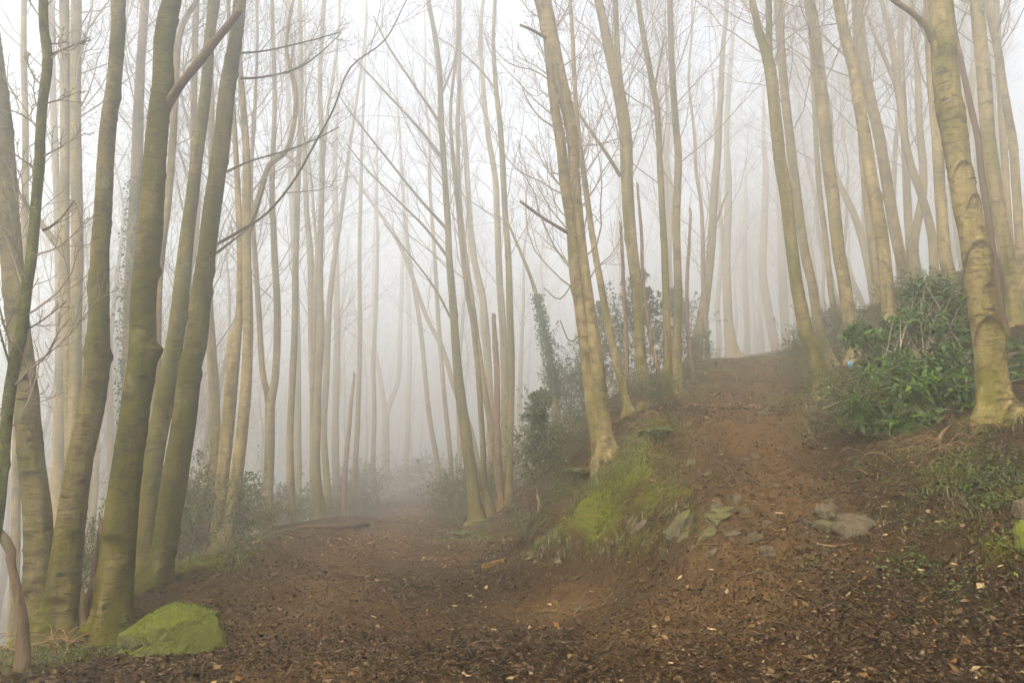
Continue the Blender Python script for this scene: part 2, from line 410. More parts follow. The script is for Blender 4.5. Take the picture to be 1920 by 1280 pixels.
# ------------------------------------------------------------------ haze
HAZE_TOP = 33.0
def make_haze():
    m = bpy.data.materials.new('mist'); m.use_nodes = True; t = m.node_tree; t.nodes.clear()
    o = t.nodes.new('ShaderNodeOutputMaterial'); v = t.nodes.new('ShaderNodeVolumePrincipled')
    v.inputs['Color'].default_value = (1.0, .998, .988, 1); v.inputs['Density'].default_value = HAZE_DENSITY; v.inputs['Anisotropy'].default_value = 0.86
    t.links.new(v.outputs[0], o.inputs['Volume'])
    x0, x1, y0, y1, z0, z1 = -152, 152, -52, 157, GMIN - 1.2, HAZE_TOP
    V = [(x, y, z) for z in (z0, z1) for x, y in ((x0, y0), (x1, y0), (x1, y1), (x0, y1))]
    b = MB(); b.add(V, Q=[(0, 3, 2, 1), (4, 5, 6, 7), (0, 1, 5, 4), (1, 2, 6, 5), (2, 3, 7, 6), (3, 0, 4, 7)])
    h = b.build('haze', m, smooth=False); tag(h, 'pale mist hanging through the whole wood', 'mist', kind='stuff')
make_haze()

# ------------------------------------------------------------------ tubes, branches
def tube_batch(mb, P, Rd, S, tint=None, cap=False):
    B, N, _ = P.shape
    T = norm(np.gradient(P, axis=1))
    mt = norm(T.mean(axis=1)); ref = np.where(np.abs(mt[:, 2:3]) > .8, np.array([[1., 0, 0]]), np.array([[0, 0, 1.]]))[:, None, :]
    e1 = norm(np.cross(T, np.broadcast_to(ref, T.shape))); e2 = np.cross(T, e1)
    a = np.arange(S) * 2 * PI / S
    V = P[:, :, None] + Rd[:, :, None, None] * (np.cos(a)[None, None, :, None] * e1[:, :, None] + np.sin(a)[None, None, :, None] * e2[:, :, None])
    b = np.arange(B)[:, None, None] * N * S; r = np.arange(N - 1)[None, :, None] * S; s = np.arange(S)[None, None]; s2 = (s + 1) % S
    Q = np.stack([b + r + s, b + r + s2, b + r + S + s2, b + r + S + s], -1).reshape(-1, 4)
    T3 = None
    if cap:
        base = np.arange(B)[:, None] * N * S
        k = np.arange(1, S - 1)[None]
        T3 = np.concatenate([np.stack([base + 0 * k, base + k + 1, base + k], -1).reshape(-1, 3),
                             np.stack([base + (N - 1) * S + 0 * k, base + (N - 1) * S + k, base + (N - 1) * S + k + 1], -1).reshape(-1, 3)])
    mb.add(V.reshape(-1, 3), Q=Q, T=T3, tint=tint)

def interp_path(P, Rd, bi, t):
    N = P.shape[1]; f = np.clip(t, 0, .9999) * (N - 1); i = f.astype(int); w = (f - i)[:, None]
    p = P[bi, i] * (1 - w) + P[bi, i + 1] * w
    d = norm(P[bi, i + 1] - P[bi, i]); r = Rd[bi, i] * (1 - w[:, 0]) + Rd[bi, i + 1] * w[:, 0]
    return p, d, r
def grow(rng, P, Rd, n, t0, t1, L, ang, up, N, ratio, wig, rmin, rmax=1., bias=None):
    """n children on each parent path"""
    B = P.shape[0]
    bi = np.repeat(np.arange(B), n)
    t = t0 + (t1 - t0) * ((np.tile(np.arange(n), B) + rng.random(B * n)) / n)
    p, d, r = interp_path(P, Rd, bi, t)
    plen = np.linalg.norm(np.diff(P, axis=1), axis=2).sum(1)[bi] if np.isscalar(L) and L < 0 else None
    ln = (-L * plen * (1.15 - .75 * t) if plen is not None else (np.asarray(L) if np.ndim(L) else L) * np.ones(B * n) * (1.25 - .7 * t)) * (.6 + .8 * rng.random(B * n))
    phi = np.tile(np.arange(n), B) * 2.4 + rng.random(B)[bi] * 6.28 + rng.normal(0, .5, B * n)
    ref = np.where(np.abs(d[:, 2:3]) > .9, np.array([[1., 0, 0]]), np.array([[0, 0, 1.]]))
    e1 = norm(np.cross(d, ref)); e2 = np.cross(d, e1)
    an = ang * (.75 + .5 * rng.random(B * n))
    perp = np.cos(phi)[:, None] * e1 + np.sin(phi)[:, None] * e2
    if bias is not None: perp = norm(perp + np.asarray(bias)[None])
    v = norm(np.cos(an)[:, None] * d + np.sin(an)[:, None] * perp)
    out = np.empty((B * n, N, 3)); out[:, 0] = p; step = (ln / (N - 1))[:, None]
    for k in range(1, N):
        v = norm(v + rng.normal(0, wig, (B * n, 3)) + np.array([0, 0, up]))
        out[:, k] = out[:, k - 1] + v * step
    r0 = np.clip(r * ratio * (.7 + .5 * rng.random(B * n)), rmin, rmax)
    taper = np.linspace(1, .35, N)[None] ** 1.0
    return out, np.maximum(r0[:, None] * taper, rmin * .7)

def catmull(P, n_per):
    P = np.asarray(P, float); Q = np.vstack([2 * P[0] - P[1], P, 2 * P[-1] - P[-2]])
    out = []
    for i in range(1, len(Q) - 2):
        t = np.linspace(0, 1, n_per, endpoint=False)[:, None]
        a, b, c, d = Q[i - 1], Q[i], Q[i + 1], Q[i + 2]
        out.append(.5 * ((2 * b) + (-a + c) * t + (2 * a - 5 * b + 4 * c - d) * t ** 2 + (-a + 3 * b - 3 * c + d) * t ** 3))
    out.append(Q[-2:-1]); return np.vstack(out)
def resample(P4, zs_step):
    """P4: n x 4 (xyz, r) -> samples by arc length; zs_step(s, z) gives the step"""
    D = catmull(P4, 12); s = np.concatenate([[0], np.cumsum(np.linalg.norm(np.diff(D[:, :3], axis=0), axis=1))])
    pos = [0.0]
    while pos[-1] < s[-1]:
        z = np.interp(pos[-1], s, D[:, 2]); pos.append(pos[-1] + zs_step(z))
    pos = np.minimum(np.array(pos), s[-1])
    return np.stack([np.interp(pos, s, D[:, k]) for k in range(4)], 1), pos

def trunk_mesh(mb, P4, gzb, seed, S=24, fine=.04, vis_top=9., flare=.9, rough=1., knobs=6, scars=(), creases=0, broken=False, burls=()):
    rng = np.random.default_rng(seed)
    Q, pos = resample(P4, lambda z: fine if z < vis_top else .3)
    P = Q[:, :3]; r = Q[:, 3]; N = len(P)
    T = norm(np.gradient(P, axis=0)); ex = np.array([1., 0, 0])
    e1 = norm(ex[None] - (T @ ex)[:, None] * T); e2 = np.cross(T, e1)
    a = np.arange(S) * 2 * PI / S; ca, sa = np.cos(a)[None], np.sin(a)[None]
    s = pos[:, None]; z = P[:, 2:3]
    rr = r[:, None] * np.ones((1, S))
    k = 1 + rough * (.055 * vnoise(ca * 1.3 + 9, sa * 1.3 + 9, s * 1.1, seed) + .03 * vnoise(ca * 3 + 9, sa * 3 + 9, s * 3.4, seed + 1) + .016 * vnoise(ca * 6 + 9, sa * 6 + 9, s * 11, seed + 2))
    h = np.maximum(z - gzb, 0)
    lobes = 1 + .55 * np.cos(a[None] * 3 + seed) + .3 * np.cos(a[None] * 5 + seed * 2.3)
    k = k + flare * (.32 * np.exp(-h / .13) + .10 * np.exp(-h / .4)) * lobes
    dark = np.ones((N, S))
    smax = np.interp(vis_top, P[:, 2], pos) if P[-1, 2] > P[0, 2] else pos[-1]
    for i in range(knobs):
        s0 = rng.uniform(.5, max(smax, .6)); p0 = rng.uniform(0, 2 * PI); sz = rng.uniform(.5, 1.0)
        da = (a[None] - p0 + PI) % (2 * PI) - PI
        rk = np.interp(s0, pos, r)
        g = np.exp(-(da / .55) ** 2 - ((s - s0 - .3 * rk * np.cos(da)) / (rk * sz)) ** 2)
        k = k + .22 * sz * g
        dark = np.minimum(dark, 1 - .8 * np.exp(-(da / .25) ** 2 - ((s - s0 - rk * .5 * sz) / (.12 * rk + .01)) ** 2))
    for i in range(int(creases)):
        s0 = rng.uniform(.2, max(smax, .5)); p0 = rng.uniform(0, 2 * PI); w = rng.uniform(.12, .75); th = rng.uniform(.010, .030)
        da = (a[None] - p0 + PI) % (2 * PI) - PI
        sel = np.abs(pos - s0) < .12
        if not sel.any(): continue
        bb = pos[sel][:, None] - s0 + .05 * w * (da / w) ** 2
        g = np.exp(-(da / w) ** 2)
        k[sel] += .055 * g * np.exp(-((bb - th) / th) ** 2)
        dark[sel] = np.minimum(dark[sel], 1 - 1.0 * g * np.exp(-((bb + th * .2) / (th * .8)) ** 2))
    for (sz_, p0, size) in scars:                     # healed branch scars: a hooded ridge over an eye
        s0 = np.interp(sz_, P[:, 2], pos); rk = np.interp(s0, pos, r)
        da = ((a[None] - p0 + PI) % (2 * PI) - PI) * rk / size; db = (s - s0) / size
        d = db + 1.35 * da ** 2
        ridge = np.exp(-(d / .20) ** 2) * (np.abs(da) < 1.25)
        eye = np.exp(-((da / .22) ** 2 + ((db + .28) / .22) ** 2))
        k = k + (.16 * ridge + .10 * np.exp(-((d + .45) / .5) ** 2) * (np.abs(da) < 1.0) + .14 * eye) * size / rk * .9
        dark = np.minimum(dark, 1 - .9 * np.exp(-((d + .24) / .15) ** 2) * (np.abs(da) < 1.15))
        dark = np.minimum(dark, 1 - .8 * np.exp(-((np.sqrt(da ** 2 + (db + .28) ** 2) - .27) / .07) ** 2))
    for (_, zb, p0, amp, wa, wz) in burls:
        s0 = np.interp(zb, P[:, 2], pos); rk = np.interp(s0, pos, r); da = (a[None] - p0 + PI) % (2 * PI) - PI
        e_ = (s - s0) / (wz * rk); k = k + amp * np.exp(-(da / wa) ** 2) * np.where(e_ > 0, np.exp(-(e_ / .55) ** 2), np.exp(-e_ ** 2)) * (1 + .25 * vnoise(ca * 5 + 9, sa * 5 + 9, s * 18, seed + 5))
    V = P[:, None] + (rr * k)[:, :, None] * (ca[..., None] * e1[:, None] + sa[..., None] * e2[:, None])
    if broken:
        V[-1, :, 2] += rng.uniform(-.02, .25, S) * 1.0
    i = np.arange(N - 1)[:, None] * S; j = np.arange(S)[None]; j2 = (j + 1) % S
    F4 = np.stack([i + j, i + j2, i + S + j2, i + S + j], -1).reshape(-1, 4)
    kk = np.arange(1, S - 1); top = (N - 1) * S
    T3 = np.stack([top + 0 * kk, top + kk, top + kk + 1], 1)
    mb.add(V.reshape(-1, 3), Q=F4, T=T3, tint=np.stack([dark.ravel()] * 3, 1))
    return P, r, pos

def crown_mesh(mb, rng, P, r, zlo, n1=12, L1=2.6, n2=6, n3=5, n4=0, ang=.75, up=.16, bias=None, extra=None, thin=1.):
    """limbs and twigs along a trunk path above height zlo"""
    sel = P[:, 2] >= zlo
    i0 = int(np.argmax(sel)) if sel.any() else len(P) - 2
    i0 = min(i0, len(P) - 8)
    idx = np.linspace(i0, len(P) - 1, 24).astype(int)
    B0, R0 = P[idx][None], r[idx][None]
    b1, r1 = grow(rng, B0, R0, n1, .0, 1., L1, ang, up, 8, .22, .16, .0055, .016, bias)
    if extra is not None:
        for pe, re in extra:
            q = np.linspace(0, len(pe) - 1, 8); f = np.arange(len(pe))
            b1 = np.concatenate([b1, np.stack([np.interp(q, f, pe[:, c]) for c in range(3)], 1)[None]])
            r1 = np.concatenate([r1, np.interp(q, f, re)[None]])
    tube_batch(mb, b1[:n1], r1[:n1], 5)
    b2, r2 = grow(rng, b1, r1, n2, .22, 1., -.52, .62, .10, 6, .5, .15, .0042 * thin, .010)
    tube_batch(mb, b2, r2, 4)
    b3, r3 = grow(rng, b2, r2, n3, .18, 1., -.55, .6, .07, 4, .6, .16, .0034 * thin, .007)
    tube_batch(mb, b3, r3, 3)
    if n4:
        b4, r4 = grow(rng, b3, r3, n4, .2, 1., -.5, .6, .05, 2, .7, .14, .0029 * thin, .005)
        tube_batch(mb, b4, r4, 3)

def leaf_cloud(mb, P, D, U, L, W, fold, tint, droop=0.):
    n = len(P); D = norm(D); U = norm(U - (U * D).sum(1, keepdims=True) * D); S = np.cross(D, U)
    L = np.broadcast_to(L, (n,))[:, None]; W = np.broadcast_to(W, (n,))[:, None]; fold = np.broadcast_to(fold, (n,))[:, None]
    v0 = P; v1 = P + D * L * .45 + S * W * .5 + U * fold * W; v3 = P + D * L * .45 - S * W * .5 + U * fold * W; v2 = P + D * L - U * droop * L
    V = np.stack([v0, v1, v2, v3], 1).reshape(-1, 3)
    b = np.arange(n)[:, None] * 4
    T = np.concatenate([b + np.array([[0, 1, 2]]), b + np.array([[0, 2, 3]])])
    mb.add(V, T=T, tint=np.repeat(np.broadcast_to(tint, (n, 3)), 4, axis=0))

# ------------------------------------------------------------------ traced trees
def pix_path(pts, Y, dy=0.):
    out = []
    for i, (px, py, w) in enumerate(pts):
        f = i / max(len(pts) - 1, 1); y = Y + dy * f
        p = at(px, py, y); out.append((*p, pxw(w, px, py, y) / 2))
    return np.array(out)

def traced_tree(name, label, Y, stems, green=.3, moss=0., bright=1., top=None, crown=None, branches=(), S=16, fine=.08, seed=1,
                flare=.9, rough=1., knobs=5, creases=0, scars=(), group=None, mat=None, broken=None, cat='tree', burls=(), lean_up=True, ivy=None, dy=0., base=None):
    rng = np.random.default_rng(seed * 7 + 3)
    if top is None: top = 17. if Y < 14 else (21.5 if Y < 22 else 28.5)
    paths = []
    for si, st in enumerate(stems):
        P4 = pix_path(st, Y, dy)                    # listed from the ground upwards
        b = P4[0].copy()
        g = gz(b[0], Y)
        forked = si > 0 and b[2] - g > 1.2
        if forked: pass
        elif b[2] - g > .12:                          # foot hidden in the photograph: carry the stem down to the ground
            slope = (P4[0, :2] - P4[min(2, len(P4) - 1), :2]) / max(P4[min(2, len(P4) - 1), 2] - P4[0, 2], .2)
            k = b[2] - g; foot = np.array([b[0] + slope[0] * k * .6, b[1] + slope[1] * k * .6, 0, b[3] * 1.08])
            foot[2] = gz(foot[0], foot[1]); P4 = np.vstack([foot, P4]); b = foot; g = foot[2]
        else:
            while len(P4) > 3 and P4[1, 2] < g: P4 = P4[1:]
            P4[0, 2] = min(P4[0, 2], g)
        und = P4[0].copy(); und[2] = g - .4
        if P4[0, 2] - und[2] > .05 and not forked: P4 = np.vstack([und, P4])
        ztop = P4[-1, 2]
        is_broken = broken is not None and si in broken
        if not is_broken and ztop < top:
            d = norm(P4[-1, :3] - P4[-2, :3]); d = d / max(d[2], .4); rem = top - ztop; n = max(2, int(rem / 2.0)); r_end = P4[-1, 3]
            p = P4[-1, :3].copy(); ext = []
            for k in range(1, n + 1):
                hvec = d[:2] * (.85 ** k) + rng.normal(0, .05, 2)
                p = p + np.array([hvec[0], hvec[1], 1.]) * rem / n
                ext.append((*p, max(r_end * (1 - .93 * k / n), .012)))
            P4 = np.vstack([P4, ext])
        paths.append((P4, g, is_broken))
    b0 = paths[0][0][0]; org = np.array((b0[0], b0[1], paths[0][1]))
    root = empty(name, org); tag(root, label, cat, group)
    vis_top = EYE + Y * .76
    crowns = []; stems_s = []
    for si, (P4, g, br) in enumerate(paths):
        mb = MB()
        P, r, pos = trunk_mesh(mb, P4, g, seed * 13 + si, S, fine, vis_top, flare, rough, knobs, scars if si == 0 else (), creases, br, [q for q in burls if q[0] == si])
        o = mb.build('trunk' if len(paths) == 1 else 'stem', mat or BARK, root, True, org); o.color = (green, moss, bright, 1)
        stems_s.append((P, r, br))
    extras = []
    for bi, bd in enumerate(branches):
        pts, bY, kind = bd[0], bd[1], bd[2]
        P4 = pix_path(pts, Y, bY)
        if kind == 'stub':
            m2 = MB(); trunk_mesh(m2, P4, -99, seed + 50 + bi, 10, .06, 99, 0, 1.6, 3)
            o = m2.build('broken_branch', BROWN if len(bd) < 4 else bd[3], root, True, org); o.color = (green, moss, bright * .9, 1)
        else:
            D = catmull(P4, 4); m2 = MB(); tube_batch(m2, D[None, :, :3], D[None, :, 3], 8)
            o = m2.build('branch', BARK, root, True, org); o.color = (green, moss, bright * .8, 1)
            if kind == 'live': extras.append((P4[:, :3], P4[:, 3]))
    if crown is not None:
        cm = MB(); any_ = False
        for si, (P, r, br) in enumerate(stems_s):
            if br: continue
            kw = dict(crown); zlo = kw.pop('z0')
            crown_mesh(cm, rng, P, r, zlo, extra=extras if si == 0 else None, **kw); any_ = True
        if any_:
            o = cm.build('crown', TWIG, root, True, org)
    if ivy is not None:
        im = MB(); z0, z1, n, rad = ivy
        P, r, _ = stems_s[0]
        zz = z0 + (z1 - z0) * rng.random(n) ** 1.1; x = np.interp(zz, P[:, 2], P[:, 0]); y = np.interp(zz, P[:, 2], P[:, 1]); r_ = np.interp(zz, P[:, 2], r)
        a = rng.random(n) * 2 * PI; fade = 1 - .7 * np.abs((zz - z0) / (z1 - z0) - .4)
        rr = r_ + rad * rng.random(n) ** 1.5 * fade * (1 + .5 * vnoise(a * 1.5, zz * 3, 0, seed))
        pos = np.stack([x + np.cos(a) * rr, y + np.sin(a) * rr, zz], 1)
        out = np.stack([np.cos(a), np.sin(a), rng.normal(.1, .4, n)], 1); Dn = rng.normal(0, 1, (n, 3)) + np.array([0, 0, -.8])
        g_ = rng.random((n, 1)); leaf_cloud(im, pos, Dn, out, rng.uniform(.05, .085, n), rng.uniform(.045, .07, n), .15, (1 - g_) * np.array([.022, .040, .014]) + g_ * np.array([.06, .09, .03]))
        im.build('ivy', HOLLY, root, True, org)
    return root

HIGH = dict(z0=9.0, n1=12, L1=3.0, n2=5, n3=4)
def MID(z0, **k):
    d = dict(z0=z0, n1=14, L1=3.2, n2=6, n3=4, n4=1); d.update(k); return d

near = dict(S=44, fine=.026, creases=150, knobs=9, flare=1.5)
# --- close trees on the valley edge
traced_tree('beech_tree', 'close beech forked low into two smooth brown-green stems at the valley edge', 6.9,
  [[(102,1195,78),(118,1115,62),(132,990,53),(150,865,49),(175,740,46),(182,655,45),(185,600,38),(187,475,34),(192,410,33),(202,250,30),(215,150,28),(222,50,27),(226,-30,26)],
   [(88,1195,56),(76,1090,53),(70,965,51),(56,840,46),(46,715,43),(32,590,40),(24,500,39),(16,400,38),(5,250,37),(-8,150,38),(-25,20,36)]],
  green=.72, bright=.74, seed=3, burls=((0,2.58,0.1,.28,.7,.8),(0,2.65,3.0,.2,.7,.6),(0,4.01,0.,.15,.7,.5),(0,5.56,2.8,.18,.6,.5),(1,3.26,3.0,.2,.6,.6)), crown=dict(z0=8.5, n1=10, L1=2.8, n2=5, n3=4), **near)
traced_tree('sapling', 'thin knobbly sapling covered in bright moss, leaning in from the frame edge', 4.9,
  [[(-42,1290,24),(-20,1080,22),(0,940,22),(15,765,22),(30,670,22),(40,625,21),(50,540,20),(60,475,20),(63,435,20),(68,375,19),(74,300,19),(75,250,18),(80,185,18),(89,115,18),(83,50,17),(82,0,16),(84,-60,15)]],
  green=.9, moss=.75, bright=.8, seed=5, top=9., crown=dict(z0=1.5, n1=26, L1=.62, n2=5, n3=3, ang=1.0), S=24, fine=.025, knobs=22, rough=2.2, flare=.5, creases=70,
  branches=[([(80,432,6),(95,425,5),(118,405,3.5),(140,375,2.5)], .1, 'live'), ([(20,690,5),(5,640,4),(-5,600,3)], -.1, 'live'), ([(46,620,4),(80,600,3),(125,565,2)], .2, 'live'), ([(90,105,5),(120,92,3),(170,75,2)], .2, 'live'), ([(75,240,3),(40,215,3),(0,200,2)], .2, 'live')])
traced_tree('beech_tree', 'thickest olive-green beech beside the mossy boulder, dead limb slanting from its trunk', 6.8,
  [[(203,1208,82),(212,1140,68),(222,1015,65),(236,890,58),(250,790,54),(265,690,54),(268,635,51),(270,550,47),(280,450,45),(287,350,44),(297,225,40),(306,165,43),(306,100,38),(313,40,39),(322,0,36),(330,-60,34)]],
  green=1.0, moss=.22, bright=.68, seed=7, burls=((0,2.63,0.1,.55,.6,.7),(0,3.46,.2,.35,.5,.6),(0,6.27,-.2,.45,.5,.6),(0,4.65,2.6,.12,.8,.5)), crown=dict(z0=8.0, n1=10, L1=2.8, n2=5, n3=4),
  branches=[([(314,196,22),(324,180,20),(345,150,17),(370,120,17),(400,82,15),(430,45,14),(452,18,11)], -.25, 'stub')], **near)
traced_tree('beech_tree', 'dark olive beech leaning right behind the mossy boulder, long thin branches reaching right', 9.1,
  [[(290,1092,58),(300,1050,50),(310,1015,48),(325,915,48),(345,790,46),(357,690,44),(370,635,41),(377,550,39),(387,475,36),(400,375,34),(415,275,32),(425,175,31),(437,100,27),(446,40,25),(450,0,24),(458,-60,22)]],
  green=1.1, moss=.1, bright=.62, seed=9, burls=((0,3.79,0.1,.25,.6,.7),(0,5.69,0.,.2,.5,.5),(0,7.01,0.,.25,.5,.6),(0,2.66,0.,.18,.6,.6)), crown=dict(z0=8.6, n1=11, L1=3.2, n2=6, n3=5, n4=2),
  branches=[([(408,457,7),(445,436,6),(500,400,5),(550,340,4.5),(590,270,4),(625,205,3.5),(657,127,3),(722,75,2.6),(762,0,2)], -.6, 'live'),
            ([(425,322,6),(470,302,4),(535,283,3.5),(590,262,3),(636,238,2)], .5, 'live'), ([(450,147,6),(490,145,4.5),(555,130,4),(600,100,3),(640,62,2)], .4, 'live'),
            ([(448,100,5),(500,95,3.5),(575,78,3),(640,60,2)], -.4, 'live'), ([(405,475,6),(435,452,4),(470,420,3),(495,350,2)], .4, 'live')], S=36, fine=.035, creases=70, knobs=9)
traced_tree('beech_tree', 'mottled green beech standing between the two thick olive trunks', 9.9,
  [[(270,1068,42),(275,990,40),(287,865,38),(310,740,38),(330,625,33),(342,525,30),(350,450,27),(360,375,25),(372,275,23),(385,175,22),(393,75,21),(402,0,23),(410,-50,21)]],
  green=.8, moss=.2, bright=.82, seed=11, burls=((0,3.62,0.2,.3,.6,.7),(0,2.75,0.,.2,.5,.6)), crown=dict(z0=9.0, n1=11, L1=3.0, n2=6, n3=5, n4=2), S=28, fine=.04, creases=50, knobs=6, branches=[([(325,780,16),(318,772,14),(324,764,11)], .0, 'stub', BARK)])
traced_tree('beech_tree', 'slim twin-stemmed misty beech rising behind the low forked beech', 12.0,
  [[(140,985,28),(140,790,25),(142,690,24),(142,600,22),(145,450,22),(142,250,20),(142,100,20),(143,0,19),(143,-60,18)],
   [(134,985,22),(128,700,17),(124,540,16),(121,440,18),(122,300,17),(122,150,18),(120,0,17),(119,-50,16)]],
  green=.35, seed=13, crown=MID(7.5), fine=.07, branches=[([(121,470,17),(105,455,15),(85,430,12),(60,395,10),(30,360,8),(0,330,6)], .8, 'live')])
traced_tree('beech_tree', 'misty ivy-clad trunk glimpsed just left of the thickest olive beech', 14.0,
  [[(238,1000,26),(243,600,24),(250,450,24),(257,300,22),(262,150,18),(272,0,16),(276,-50,15)]], green=.15, bright=.85, seed=15, crown=MID(7.5), fine=.1, ivy=(2.0, 7.5, 1500, .16))
traced_tree('beech_tree', 'grey misty trunk bending right behind the thickest olive beech', 13.0,
  [[(292,900,19),(295,575,17),(302,475,16),(315,375,15),(325,250,14),(332,100,13),(345,40,11),(370,0,9),(385,-40,8)]], green=.12, bright=.85, seed=17, crown=MID(7.0), fine=.1)
traced_tree('beech_tree', 'slender straight misty trunk behind the mottled green beech', 15.0,
  [[(345,980,16),(350,600,15),(362,300,13),(364,150,13),(368,0,12),(369,-40,12)]], green=.15, seed=19, crown=MID(7.5), fine=.12)
traced_tree('beech_tree', 'pale upright trunk in white mist left of the low forked beech', 17.0,
  [[(112,1040,24),(110,850,22),(113,700,20),(112,560,16),(108,400,14),(100,200,12),(96,0,10)]], green=.2, seed=20, crown=MID(7), fine=.12)
traced_tree('beech_tree', 'narrow misty trunk seen through the fork at the frame edge', 13.0,
  [[(28,1060,18),(30,900,16),(33,760,15),(40,600,14),(45,450,13),(48,250,12),(44,60,11)]], green=.2, seed=21, crown=MID(6.5), fine=.12)

# --- left side of the level path
traced_tree('beech_tree', 'leaning beech of two crossing stems at the path edge, one limb curving far right', 13.6,
  [[(416,1030,44),(420,1012,34),(435,950,27),(447,865,25),(460,740,22),(465,640,20),(465,600,20),(462,450,18),(462,300,15),(456,200,13),(448,100,11),(446,0,9)],
   [(408,1020,30),(405,1000,26),(418,890,25),(430,765,26),(440,640,26),(448,600,15),(451,500,14),(447,380,12),(440,250,10),(432,120,9)]],
  green=.15, bright=1.02, seed=23, crown=MID(6.0, n1=15), S=20, fine=.05, creases=30,
  branches=[([(464,440,14),(480,390,13),(492,350,12),(505,310,11),(535,285,10),(550,240,10),(555,175,10),(545,130,9),(537,90,8),(542,40,7),(550,0,6)], .6, 'live')])
traced_tree('beech_tree', 'beech dividing into a narrow fork at head height beside the level path', 19.0,
  [[(500,992,26),(501,960,21),(506,830,20),(507,760,19),(517,695,15),(520,580,14),(515,480,13),(510,350,11),(515,200,9),(512,60,8)], [(501,992,20),(504,830,16),(503,750,14),(492,695,12),(485,580,11),(478,480,10),(470,350,9),(478,200,7)]],
  green=.3, seed=25, crown=MID(5.5), fine=.07)
traced_tree('beech_tree', 'slim straight pole of a beech second from the fallen log', 21.5,
  [[(547,975,17),(544,850,14),(545,780,14),(552,630,13),(555,480,12),(560,300,10),(565,150,9),(562,0,8)]], green=.5, seed=27, crown=MID(6.0), fine=.08)
traced_tree('beech_tree', 'straight beech rooted right behind the fallen log', 23.0,
  [[(606,981,26),(602,955,20),(593,880,18),(595,755,16),(600,630,15),(600,480,13),(604,300,11),(600,150,9),(608,0,8)]], green=.45, seed=29, crown=MID(6.5), fine=.07)
traced_tree('beech_tree', 'misty beech splitting into upright arms just left of the log-side beech', 26.0,
  [[(588,965,17),(588,780,15),(584,630,14),(582,480,13),(575,400,11),(570,300,9),(555,150,8)], [(589,965,12),(590,780,12),(588,640,11),(592,520,10),(600,420,9),(606,300,8)]], green=.25, seed=31, crown=MID(5.0), fine=.1)
traced_tree('beech_tree', 'crooked misty beech curving right behind the log-side beech', 29.0,
  [[(616,950,15),(613,905,14),(607,805,13),(612,705,13),(617,580,12),(625,500,10),(640,400,8),(655,280,7)], [(611,750,9),(610,690,9),(606,620,8),(600,540,7),(590,420,6)]], green=.4, seed=33, crown=MID(5.0), fine=.1)
traced_tree('beech_tree', 'wide pale trunk in mist behind the slim pole beech', 34.0,
  [[(558,945,19),(557,780,17),(556,630,16),(552,480,14),(545,300,12),(538,100,9)]], green=.2, seed=35, crown=MID(6.0), fine=.14)
traced_tree('beech_tree', 'pale misty trunk over the hollies left of the broken orange pole', 38.0,
  [[(630,935,16),(629,780,14),(632,630,13),(630,480,12),(628,300,10)]], green=.2, seed=37, crown=MID(6.5), fine=.14)
traced_tree('dead_tree', 'broken bare orange-brown pole standing among the hollies left of the path', 29.0,
  [[(646,940,11),(648,870,10),(655,800,9),(658,760,8),(664,706,5)]], seed=39, fine=.06, mat=DEAD, broken=(0,), flare=.3, S=10)
traced_tree('beech_tree', 'thin dark beech right of the broken orange pole', 33.0,
  [[(662,945,12),(666,880,11),(671,780,10),(675,630,9),(674,480,8),(678,300,7)]], green=.45, seed=41, crown=MID(6.0, n1=10), fine=.12)
traced_tree('beech_tree', 'thin wavy misty beech at the left verge where the path fades', 40.0,
  [[(709,948,13),(700,880,10),(702,780,9),(700,680,9),(705,580,8),(708,450,7)]], green=.35, seed=43, crown=MID(5.5, n1=10), fine=.12)
traced_tree('beech_tree', 'misty beech dividing into a wide Y where the path fades', 58.0,
  [[(722,932,18),(724,850,15),(724,780,14),(735,745,11),(747,705,10),(752,580,9),(756,450,8)], [(722,932,12),(723,850,12),(721,770,11),(712,705,9),(703,650,8),(700,560,7)]], green=.3, seed=45, crown=MID(5.5), fine=.12)
traced_tree('beech_tree', 'faint beech second beyond the wide Y fork, leaning right', 64.0,
  [[(768,935,16),(762,890,12),(765,780,11),(768,650,10),(764,500,9)]], green=.25, seed=46, crown=MID(6), fine=.15)
traced_tree('beech_tree', 'thin misty beech bowing left over the right verge of the level path', 36.0,
  [[(829,955,14),(820,870,11),(805,780,10),(795,680,9),(787,605,9),(775,530,8),(760,420,7),(752,300,6)]], green=.3, seed=47, crown=MID(6.0, n1=10), fine=.12)
traced_tree('beech_tree', 'straight thin misty beech just left of the central front beech', 32.0,
  [[(851,945,12),(842,830,10),(832,730,9),(822,600,9),(815,480,8),(806,350,7)]], green=.25, seed=49, crown=MID(6.5), fine=.12)

# --- middle bank
LEFTB = (-.75, -.05, .1)
traced_tree('beech_tree', 'olive slender beech in front of the central clump, branches sweeping up to the left', 18.0,
  [[(896,981,36),(890,945,28),(882,880,25),(872,805,23),(862,730,20),(855,655,18),(850,580,16),(842,480,14),(840,425,13),(832,300,12),(827,225,12),(825,150,11),(817,75,10),(803,0,9),(797,-50,8)]],
  green=.75, bright=.9, seed=51, crown=MID(6.2, n1=15, L1=3.4, bias=LEFTB), S=20, fine=.05, creases=30,
  branches=[([(845,490,6),(800,430,5),(750,380,4),(690,320,3),(650,270,2)], .8, 'live'), ([(838,430,7),(780,365,5),(720,290,4),(660,215,3),(630,170,2)], -.5, 'live'), ([(832,300,7),(785,240,5),(720,170,4),(665,110,3)], .5, 'live'),
            ([(828,235,6),(780,165,4.5),(730,90,3.5),(700,30,2.5)], -.6, 'live'), ([(852,610,5),(815,540,4),(770,480,3),(720,420,2)], .6, 'live'), ([(827,180,5),(850,120,4),(862,60,3),(860,0,2)], .3, 'live')])
